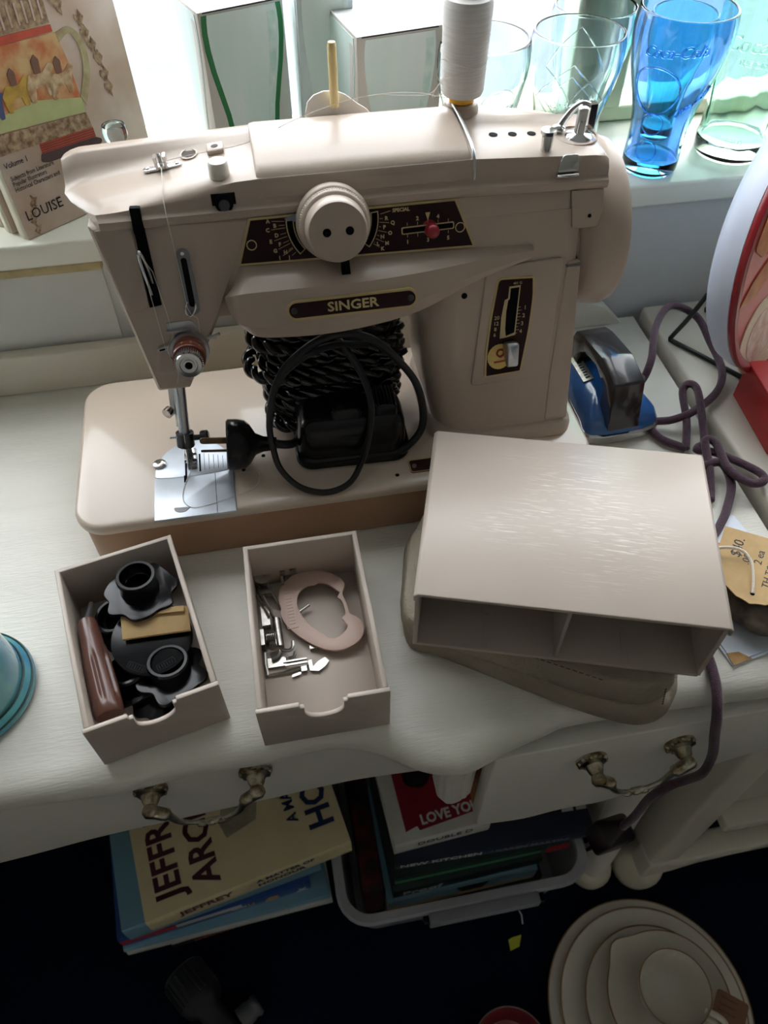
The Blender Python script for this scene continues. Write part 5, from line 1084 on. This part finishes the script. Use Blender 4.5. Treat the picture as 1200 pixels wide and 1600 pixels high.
tdec('print_leaf', roundpoly([(-.104, -.016), (-.088, .000), (-.060, .014), (-.030, .020), (-.030, .008), (-.060, -.006), (-.080, -.018)], .004), M_torange, .0010); tdec('print_leaf', roundpoly([(-.095, .030), (-.080, .060), (-.050, .085), (-.040, .075), (-.060, .045), (-.075, .015)], .006), M_torange, .0010)
tdec('print_ribbon', roundpoly([(-.060, -.096), (-.030, -.104), (.000, -.105), (.000, -.096), (-.030, -.092)], .003), M_tcream, .0012)
ws = thing('wire_stand', 'black bent wire plate stand holding the round tin', 'stand', (.59, .13, CZ))
M_wire = mat('black_wire', (.008, .012, .010), .35)
for sx in (-1, 1):
    a_ = DC + tt * (.034 * sx); fl_ = CZ + .0026
    f0 = Vector((a_.x, a_.y, 0)) + nh * .016; b0 = Vector((a_.x, a_.y, 0)) - nh * .070
    q = MB(); q.tube(spline([f0 + Vector((0, 0, .050)) + nh * .016, f0 + Vector((0, 0, .028)) + nh * .012, f0 + Vector((0, 0, fl_ + .004)) + nh * .004, f0 + Vector((0, 0, fl_)), Vector((a_.x, a_.y, fl_)) - nh * .030, b0 + Vector((0, 0, fl_))], 6) + spline([b0 + Vector((0, 0, fl_ + .0015)), b0 + nh * .012 + Vector((0, 0, .050)), Vector((a_.x, a_.y, .098)) - nh * .0445], 5), .0023, 8); part('wire_leg', q, M_wire, ws)
q = MB(); a_ = DC + tt * .034; b_ = DC - tt * .034; q.tube([Vector((a_.x, a_.y, .098)) - nh * .0445, Vector((b_.x, b_.y, .098)) - nh * .0445], .0023, 8); part('cross_wire', q, M_wire, ws)
# red box at the edge of the view
q = MB(); RM = Matrix.Translation((.5700, .0130, CZ + .0003)) @ Matrix.Rotation(math.radians(-5), 4, 'Z'); q.box(.004, .110, 0, .078, 0, .040, RM); rb = solo('red_box', q, mat('red_carton', s(198, 44, 48), .4, var=.1, scale=20), 'red carton on the cabinet in front of the round tin', 'box', bevel=.001)
q = MB(); q.box(.010, .110, -.0006, .0003, .004, .0075, RM); part('carton_line', q, M_kraft, rb)

# ------------------------------------------------------------------ leaflet, tag and stone at the desk's right end
lf = thing('leaflet', 'glossy white leaflet with red arc under the mottled stone', 'leaflet', (.49, -.11, .0006))
LM = Matrix.Translation((.4570, -.1680, .0006)) @ Matrix.Rotation(math.radians(10), 4, 'Z')
q = MB(); q.box(0, .086, .000, .118, 0, .0012, LM); q.box(.002, .086, .002, .116, .0012, .0022, LM); part('sheet', q, mat('leaflet_white', s(214, 222, 234), .3, var=.05, scale=20), lf)
q = MB(); A_ = [math.radians(a) for a in range(60, 160, 8)]; q.prism([LM_ for LM_ in [(.042 + .034 * math.cos(a), .066 + .034 * math.sin(a)) for a in A_] + [(.042 + .027 * math.cos(a), .066 + .027 * math.sin(a)) for a in reversed(A_)]], .0021, .0024, LM); part('printed_arc', q, mat('print_bright_red', s(206, 52, 44), .4), lf)
q = MB(); q.prism(roundpoly([(.006, .062), (.030, .072), (.040, .090), (.020, .092), (.004, .080)], .004), .0021, .0024, LM); part('printed_picture', q, M_torange, lf)
q = MB(); q.prism([(.0, .0), (.016, .0), (.010, .008), (.001, .010)], .0021, .0026, LM); part('printed_corner', q, mat('gold_print_corner', s(188, 140, 70), .4, var=.5, scale=80), lf)
# mottled stone bowl fragment
st_ = MB(); rnd = random.Random(3)
SM = Matrix.Translation((.5060, -.1180, .0032)) @ Matrix.Rotation(.35, 4, 'Z')
rings = []
for k in range(11):
    a = PI * k / 10 - PI / 2; cr = max(.02, math.cos(a)) ** .8
    rings.append([SM @ Vector((.048 * cr * math.cos(t) * (1 + .06 * math.sin(3 * t + 1) + .03 * math.sin(11 * t + k)), .042 * cr * math.sin(t) * (1 + .05 * math.cos(4 * t)), .014 + .014 * math.sin(a) * (1 + .08 * math.sin(5 * t)))) for t in [2 * PI * i / 36 for i in range(36)]])
st_.loft(rings); solo('mottled_stone', st_, mat('mottled_stone', s(128, 116, 104), .6, var=1, scale=70, col2=s(52, 42, 36), detail=7, bump=.9, bscale=120), 'dark mottled rounded stone lying on the leaflet', 'stone', ang=70)
tg_ = thing('price_tag', 'kraft price tag with handwriting and knotted white string', 'tag', (.49, -.125, .034))
TM = frame((.4520, -.1200, .0330), (.62, .78, .05), (-.75, .60, -.10))
out = [(a_, -b_) for a_, b_ in [(-.004, .004), (.004, -.004), (.060, -.004), (.060, .050), (.010, .050)] + [(.010 - .0125 * math.sin(a) * (1 + .06 * math.sin(9 * a)), .050 - .046 * a / PI) for a in [PI * i / 14 for i in range(1, 14)]]]
q = MB(); q.prism(out, 0, .0009, TM); part('tag_card', q, M_kraft, tg_)
q = MB(); q.prism(circle(.0016, 12, .006, -.0270), .0008, .0012, TM); part('tag_hole', q, M_dark, tg_)
for body, a, b, sz in (('$40.', .034, -.0090, .0105), ('.00', .030, -.0170, .0075), ('2 ea', .0330, -.0250, .0080), ('TH TOWER', .014, -.0340, .0072), ('/DISH', .014, -.0440, .0078)):
    q = text_mb(body, sz, TM @ Matrix.Translation((a, b, .0009)), .0002, .0, 'LEFT', .1); part('handwriting', q, M_ink, tg_)
q = MB(); P = spline([TM @ Vector((p[0], -p[1], p[2])) for p in ((.006, .027, .0015), (.018, .0245, .0035), (.030, .0200, .0055), (.036, .0120, .0075), (.034, .0010, .0080), (.028, -.0120, .0040), (.016, -.0240, -.004), (.010, -.028, -.012))], 8); q.tube(P, .0011, 6); part('string', q, mat('white_string', s(232, 224, 206), .9, bump=1, bscale=900), tg_)
q = MB(); q.tube(spline([TM @ Vector(p) for p in ((.012, .010, -.006), (.030, .016, .0), (.044, .010, .002))], 6), .0010, 6); part('string', q, MATS['white_string'], tg_)

# ------------------------------------------------------------------ teal pottery at the left edge
TP = Vector((-.0800, -.0900, .0008))
q = MB(); q.lathe([(.0001, 0), (.0440, 0), (.0465, .002), (.0470, .0050), (.0445, .0080), (.0420, .0100), (.0405, .0110), (.0402, .0200), (.0390, .0340), (.0368, .0480), (.0335, .0620), (.0290, .0740), (.0230, .0840), (.0001, .0900)], 56, Matrix.Translation(TP))
tv = solo('pottery_bell', q, mat('teal_glaze', s(96, 168, 168), .15, var=1, scale=22, col2=s(40, 112, 160), coat=.8, bump=.25, bscale=60), 'teal glazed pottery bell with dark rings at the desk edge', 'pottery', ang=50)
for r, z in ((.0410, .0115), (.0455, .0075)):
    q = MB(); q.tube([TP + Vector((r * math.cos(a), r * math.sin(a), z)) for a in [2 * PI * i / 64 for i in range(64)]], .0008, 6, closed=True); part('glaze_ring', q, mat('dark_glaze', s(36, 62, 60), .3), tv)
# ------------------------------------------------------------------ under the desk and on the floor
M_bk = {n: mat('book_' + n, s(*c), .5, var=.06, scale=20) for n, c in dict(cream=(226, 212, 170), navy=(22, 28, 52), ltblue=(120, 166, 188), blue=(36, 72, 138), teal=(40, 124, 140), white=(206, 206, 200), green=(30, 96, 62), dkgreen=(24, 46, 40), redbk=(138, 22, 36), tan=(196, 160, 110), dark=(24, 22, 26), yellow=(196, 188, 40), orange=(176, 84, 52)).items()}
M_tmar = mat('book_text_maroon', s(74, 24, 42), .5); M_tnavy = mat('book_text_navy', s(24, 42, 88), .5); M_twhite = mat('book_text_white', s(214, 214, 210), .5); M_tdark = mat('book_text_dark', s(40, 34, 44), .5)
def flat_book(label, x, y, z, rot, W, D, H, cover, spine=None, group='books piled under the desk'):
    M = Matrix.Translation((x, y, z)) @ Matrix.Rotation(rot, 4, 'Z'); t, f, sp_ = book(label, M, W, D, H, cover, spine, group); return t, f, sp_, M
def top_text(t, M, H, body, a, b, size, mt, ang=0, bold=0, sx=1):
    q = text_mb(body, size, M @ Matrix.Translation((a, b, H)) @ Matrix.Rotation(ang, 4, 'Z'), .0003, bold, 'LEFT', sx=sx, valign='BOTTOM_BASELINE'); part('cover_lettering', q, mt, t)
def spine_text(t, M, H, body, a, size, mt, bold=0, sx=1, zo=None):
    zo = H * .5 if zo is None else zo
    q = text_mb(body, size, M @ frame((a, -.0012, zo), (1, 0, 0), (0, 0, 1)), .0003, bold, 'LEFT', sx=sx); part('spine_lettering', q, mt, t)
r11 = math.radians(10.7)
z = FLZ + .0005; G = .0004
# pile at the left
b, f, sp_, M = flat_book('orange lettered magazine lowest in the pile under the desk', -.092, -.110, z, math.radians(6), .225, .17, .016, M_bk['white'], M_bk['dark']); spine_text(b, M, .016, 'DECORATIVE', .03, .0125, M_bk['orange'], .0003, 1.3); z += .016 + G
b, f, sp_, M = flat_book('white backed magazine second from the floor in the pile', -.150, -.112, z, math.radians(3.0), .290, .19, .020, M_bk['white'], M_bk['white']); z += .020 + G
b, f, sp_, M = flat_book('glossy pale blue annual in the pile under the desk', -.150, -.112, z, math.radians(3.5), .288, .19, .016, M_bk['ltblue'], M_bk['ltblue']); z += .016 + G
b, f, sp_, M = flat_book('blue illustrated book with red spine end in the pile', -.148, -.108, z, math.radians(6), .262, .18, .040, M_bk['blue'], M_bk['blue'])
q = MB(); q.box(.0, .075, -.0016, .0, .016, .0285, M); part('spine_label', q, mat('book_label_red', s(190, 34, 48), .5), b)
q = MB(); q.box(.075, .165, -.0016, .0, .016, .0285, M); part('spine_label', q, M_bk['white'], b)
spine_text(b, M, .030, 'told', .150, .013, M_twhite); spine_text(b, M, .030, 'LI', .172, .014, M_bk['tan'], .0004)
q = MB(); q.prism(roundpoly([(.195, .008), (.205, .004), (.217, .008), (.215, .020), (.203, .022)], .003), 0, .0004, M @ frame((0, -.0013, 0), (1, 0, 0), (0, 0, 1))); part('spine_picture', q, M_bk['tan'], b)
q = MB(); q.prism([(.240, .004), (.246, .012), (.244, .020), (.249, .014), (.256, .018), (.252, .010), (.258, .004), (.250, .006)], 0, .0004, M @ frame((0, -.0013, 0), (1, 0, 0), (0, 0, 1))); part('spine_star', q, M_twhite, b); z += .040 + G
b, f, sp_, M = flat_book('slate blue hardback directly under the cream novel', -.128, -.112, z, math.radians(9), .262, .175, .054, M_bk['ltblue'], M_bk['ltblue']); z += .054 + G
AW, AD, AH = .2690, .172, .044
b, f, sp_, M = flat_book('cream hardback novel with maroon and navy lettering topmost on pile', -.0880, -.1190, z, r11, AW, AD, AH, M_bk['cream'], M_bk['cream'])
top_text(b, M, AH, 'JEFFREY', .050, .016, .046, M_tmar, PI / 2, .0012, .92); top_text(b, M, AH, 'ARCHER', .098, .016, .046, M_tmar, PI / 2, .0012, .92)
top_text(b, M, AH, 'A MATTER OF', .212, .050, .0200, M_tnavy, PI / 2, .0005, .9); top_text(b, M, AH, 'HONOUR', .256, .030, .046, M_tnavy, PI / 2, .0014, .92)
q = MB(); q.prism([(.118, .062), (.160, .072), (.172, .110), (.128, .120), (.112, .085)], 0, .0004, M @ Matrix.Translation((0, 0, AH))); part('cover_picture', q, mat('book_picture_grey', s(170, 162, 140), .5, var=.3, scale=60), b)
spine_text(b, M, AH, 'JEFFREY', .040, .0215, M_tmar, .0007, .92, .026); spine_text(b, M, AH, 'A MATTER OF', .140, .0130, M_tnavy, .0004, .95, .032); spine_text(b, M, AH, 'HONOUR', .140, .0130, M_tnavy, .0005, 1.1, .016)

# translucent tub with books
M_tub = mat('translucent_plastic', s(190, 192, 198), .35, alpha=.42, spec=.5)
M_tubrim = mat('translucent_rim', s(190, 192, 198), .35, alpha=.72)
tub = thing('plastic_tub', 'translucent plastic storage tub full of books under the desk', 'tub', (.33, -.02, FLZ + .0008))
TZ = -.605
def rr3(x0, x1, y0, y1, r, z): return [Vector((x, y, z)) for x, y in rrect(x1 - x0, y1 - y0, r, 6, (x0 + x1) / 2, (y0 + y1) / 2)]
q = MB(); q.loft([rr3(.172, .470, -.138, .098, .030, FLZ + .0010), rr3(.170, .472, -.140, .100, .030, FLZ + .004), rr3(.158, .480, -.152, .112, .034, TZ - .010), rr3(.1605, .4775, -.1495, .1095, .032, TZ - .010), rr3(.1725, .4695, -.1375, .0975, .028, FLZ + .0035)], cap=True); part('tub_wall', q, M_tub, tub)
q = MB(); q.loft([rr3(.158, .480, -.152, .112, .034, TZ - .012), rr3(.148, .490, -.162, .122, .042, TZ - .012), rr3(.147, .491, -.163, .123, .043, TZ - .004), rr3(.150, .488, -.160, .120, .040, TZ), rr3(.160, .478, -.150, .110, .033, TZ), rr3(.1605, .4775, -.1495, .1095, .032, TZ - .012)], cap=False); part('tub_rim', q, M_tubrim, tub)
q = MB(); q.box(.262, .410, -.176, -.162, TZ - .022, TZ - .001); q.box(.275, .398, -.177, -.175, TZ - .016, TZ - .006); part('clip_handle', q, mat('clip_plastic', s(150, 152, 160), .4, alpha=.85), tub, bevel=.002)
for x in (.258, .4135):
    q = MB(); q.box(x - .004, x + .004, -.174, -.163, TZ - .028, TZ - .006); part('clip_hinge', q, M_black, tub, bevel=.001)
TG_ = 'books in the tub'
zb = FLZ + .0060
b, f, sp_, M = flat_book('dark thick book at the bottom of the tub', .216, -.126, zb, math.radians(0), .225, .17, .052, M_bk['dark'], group=TG_); zb += .052 + G
b, f, sp_, M = flat_book('pale blue paperback with tan page edges in the tub', .2140, -.1320, zb, math.radians(1.5), .212, .16, .052, M_bk['ltblue'], M_bk['tan'], TG_)
q = MB(); q.box(.0, .212, -.0016, -.0008, .024, .051, M); part('spine_panel', q, M_bk['ltblue'], b); spine_text(b, M, .052, 'S', .190, .020, M_tnavy, .0004, 1, .038)
q = MB(); q.prism(roundpoly([(.105, .024), (.135, .024), (.142, .050), (.095, .050)], .004), 0, .0004, M @ frame((0, -.0016, 0), (1, 0, 0), (0, 0, 1))); part('spine_picture', q, M_bk['dark'], b); zb += .052 + G
b, f, sp_, M = flat_book('dark green book with white lettering in the tub', .2220, -.1290, zb, math.radians(2.0), .208, .16, .030, M_bk['dkgreen'], M_bk['dkgreen'], TG_); spine_text(b, M, .030, 'Proof', .012, .022, M_twhite, .0003, 1.1); zb += .030 + G
b, f, sp_, M = flat_book('green spined book with red end in the tub', .2260, -.1200, zb, math.radians(1.0), .240, .16, .026, M_bk['dkgreen'], M_bk['dkgreen'], TG_)
q = MB(); q.box(.0, .200, -.0016, -.0008, .010, .017, M); part('spine_stripe', q, mat('book_stripe_green', s(62, 146, 98), .5), b)
q = MB(); q.box(.208, .240, -.0016, -.0008, .002, .024, M); part('spine_label', q, M_bk['redbk'], b); zb += .026 + G
b, f, sp_, M = flat_book('wide navy cookbook with pale spine lettering in the tub', .2280, -.1080, zb, math.radians(-1.5), .268, .15, .024, M_bk['navy'], M_bk['navy'], TG_); spine_text(b, M, .024, 'NEW KITCHEN', .006, .0140, M_twhite, .0003, 1.15); spine_text(b, M, .024, '/ KAREN MARTINI', .126, .0130, mat('book_text_grey', s(116, 120, 136), .5), .0002, 1.05)
q = MB(); q.box(.232, .248, .030, .070, .024, .0244, M); q.box(.252, .266, .030, .070, .024, .0244, M); part('cover_panel', q, M_bk['white'], b); zb += .024 + G
b, f, sp_, M = flat_book('white and red paperback topmost in the tub', .2290, -.0960, zb, math.radians(3.5), .128, .13, .038, M_bk['white'], M_bk['white'], TG_)
q = MB(); q.prism([(.018, .012), (.034, .016), (.036, .010), (.128, .018), (.128, .13), (.018, .13)], 0, .0004, M @ Matrix.Translation((0, 0, .038))); part('cover_panel', q, M_bk['redbk'], b)
q = MB(); q.prism(roundpoly([(.030, .070), (.055, .060), (.070, .075), (.060, .110), (.035, .110)], .01), 0, .0006, M @ Matrix.Translation((0, 0, .0381))); part('cover_blot', q, M_bk['dark'], b)
top_text(b, M, .0385, 'LOVE YOU TI', .040, .016, .0175, M_twhite, math.radians(2), .0006, .95); spine_text(b, M, .038, 'DOUBLE D', .030, .0155, M_tdark, .0002, 1.0, .022)
BM = Matrix.Translation((.2125, -.1200, FLZ + .0085)) @ Matrix.Rotation(PI / 2, 4, 'Z') 
b, f, sp_ = book('dark red patterned book standing at the tub end', BM @ Matrix.Rotation(PI / 2, 4, 'X') @ Matrix.Translation((0, 0, -.030)), .20, .115, .030, M_bk['dark'], mat('book_pattern_red', s(92, 24, 34), .5, var=1, scale=50, col2=s(24, 20, 24)), TG_, pages=MATS['book_pattern_red'])

# crockery stack
M_china = mat('cream_china', s(228, 221, 208), .25, coat=.4, var=.03, scale=10); M_china_edge = mat('gilt_edge', s(150, 112, 70), .35)
def plate(label, x, y, z0, R, rise=.018, well=.62, cat='plate', name='dinner_plate'):
    t = thing(name, label, cat, (x, y, z0), group='stacked crockery'); T0 = Matrix.Translation((x, y, z0))
    q = MB(); q.lathe([(.0001, .0), (R * well * .9, .0), (R * well, .002), (R * .80, rise * .45), (R * .985, rise - .0018), (R, rise), (R * .985, rise + .0012), (R * .80, rise * .45 + .0035), (R * well, .0050), (R * well * .92, .0036), (.0001, .0036)], 72, T0); part('plate_body', q, M_china, t, ang=50)
    q = MB(); q.tube([T0 @ Vector((R * math.cos(a), R * math.sin(a), rise + .0004)) for a in [2 * PI * i / 72 for i in range(72)]], .0010, 6, closed=True); part('gilt_rim', q, M_china_edge, t); return t
PZ = FLZ + .0006
plate('large cream dinner plate at the bottom of the stack', .5410, -.3060, PZ, .1360)
plate('cream lunch plate second in the stack', .5430, -.3060, PZ + .0105, .1230, .018)
plate('cream side plate under the pouring bowl', .5480, -.3050, PZ + .0210, .0960, .016, name='side_plate')
bw = thing('pouring_bowl', 'cream bowl with pouring lip under the tea cup', 'bowl', (.5560, -.3020, PZ + .0300), group='stacked crockery'); T0 = Matrix.Translation((.5560, -.3020, PZ + .0300))
def lip(r, z, k): return [T0 @ Vector((r * math.cos(a) * (1 + .13 * k * math.exp(-((a - 2.15) / .22) ** 2)), r * math.sin(a) * (1 + .13 * k * math.exp(-((a - 2.15) / .22) ** 2)), z)) for a in [2 * PI * i / 72 for i in range(72)]]
q = MB(); q.loft([lip(r, z_, k) for r, z_, k in ((.0005, 0, 0), (.040, 0, 0), (.046, .004, 0), (.062, .016, .1), (.076, .030, .6), (.0800, .036, 1), (.0785, .0365, 1), (.073, .030, .6), (.059, .018, .1), (.046, .008, 0), (.036, .005, 0), (.0005, .005, 0))]); part('bowl_body', q, M_china, bw, ang=50)
q = MB(); q.tube(lip(.0796, .0368, 1), .0009, 6, closed=True); part('gilt_rim', q, M_china_edge, bw)
cp = thing('tea_cup', 'cream tea cup on top of the crockery stack', 'cup', (.5600, -.2950, PZ + .0360), group='stacked crockery'); T0 = Matrix.Translation((.5600, -.2950, PZ + .0360))
q = MB(); q.lathe([(.0001, 0), (.0220, 0), (.0225, .003), (.0300, .010), (.0390, .024), (.0440, .042), (.0455, .054), (.0445, .0545), (.0425, .042), (.0375, .025), (.0285, .012), (.0180, .006), (.0001, .005)], 56, T0); part('cup_body', q, M_china, cp, ang=50)
q = MB(); q.tube([T0 @ Vector((.0452 * math.cos(a), .0452 * math.sin(a), .0545)) for a in [2 * PI * i / 60 for i in range(60)]], .0007, 6, closed=True); part('gilt_rim', q, M_china_edge, cp)
hd = Vector((math.cos(-.75), math.sin(-.75), 0))
q = MB(); q.tube(spline([T0 @ (hd * .0425 + Vector((0, 0, .046))), T0 @ (hd * .058 + Vector((0, 0, .050))), T0 @ (hd * .069 + Vector((0, 0, .042))), T0 @ (hd * .066 + Vector((0, 0, .026))), T0 @ (hd * .050 + Vector((0, 0, .018))), T0 @ (hd * .036 + Vector((0, 0, .019)))], 6), .0042, 10); part('handle', q, M_china, cp)
ct = MB(); CTM = frame((0.5768, -0.3309, -.6700), (.75, -.62, .02), (.62, .75, .02)); ct.prism(rrect(.040, .034, .004, 3, .034, .030), 0, .0008, CTM)
cto = solo('crockery_tag', ct, mat('brown_kraft_tag', s(136, 100, 78), .8), 'brown handwritten tag tied to the tea cup handle', 'tag')
for k_, b_ in enumerate((.040, .032, .024)):
    q = MB(); q.tube([CTM @ Vector((.020 + .0011 * i_, b_ + .0014 * math.sin(i_ * 2.1 + k_) * (i_ % 7 != 3), .0010)) for i_ in range(20)], .0004, 5); part('handwriting', q, M_ink, cto)

# odds and ends on the carpet
tr = thing('black_torch', 'black ribbed torch head lying on the carpet', 'torch', (-.05, -.18, FLZ + .001)); A_ = Vector((-.0780, -.1480, FLZ + .030)); d_ = Vector((.58, -.80, 0)).normalized()
M_torch = mat('black_torch_rubber', (.018, .019, .022), .45)
q = MB(); q.lathe([(.0001, 0), (.024, 0), (.028, .004), (.029, .046), (.026, .056), (.017, .064), (.015, .130), (.0001, .130)], 36, axis_frame(A_, d_)); part('torch_body', q, M_torch, tr)
for k in range(24):
    q = MB(); q.box(-.0012, .0012, .0275, .0302, .006, .044, axis_frame(A_, d_) @ Matrix.Rotation(2 * PI * k / 24, 4, 'Z')); part('grip_rib', q, M_torch, tr)
q = MB(); q.lathe([(.0001, 0), (.012, 0), (.014, .003), (.014, .006), (.0125, .008), (.0125, .012), (.014, .014), (.014, .030), (.0001, .030)], 24, axis_frame((.0230, -.2020, FLZ + .0150), (-.85, -.5, 0))); solo('cable_connector', q, mat('dull_grey_metal', (.16, .16, .17), .5, .6), 'small grey ribbed connector lying beside the torch', 'connector')
q = MB(); q.lathe([(.0001, 0), (.034, 0), (.040, .004), (.047, .020), (.050, .034), (.0485, .034), (.045, .020), (.037, .007), (.0001, .006)], 48, Matrix.Translation((.3420, -.3180, FLZ + .0006))); rd = solo('red_dish', q, mat('red_glaze', s(120, 26, 34), .3, coat=.4), 'small red dish on the carpet beside the plates', 'dish', ang=50)
q = MB(); q.tube([Vector((.3420 + .0495 * math.cos(a), -.3180 + .0495 * math.sin(a), FLZ + .0346)) for a in [2 * PI * i / 56 for i in range(56)]], .0010, 6, closed=True); part('dish_rim', q, mat('grey_rim', s(130, 116, 110), .4), rd)
q = MB(); q.prism([(.3790, -.2020), (.3930, -.1990), (.4000, -.1850), (.3860, -.1860), (.3800, -.1880)], FLZ + .0006, FLZ + .0016); solo('yellow_scrap', q, mat('yellow_paper', s(206, 206, 60), .7), 'tiny yellow paper scrap on the navy carpet', 'scrap')
q = MB(); q.tube([(.4060, -.1720, FLZ + .0016), (.4080, -.1600, FLZ + .0016), (.4060, -.1540, FLZ + .0016)], .0010, 6); solo('thread_end', q, M_line, 'short white thread end on the carpet by the scrap', 'thread')
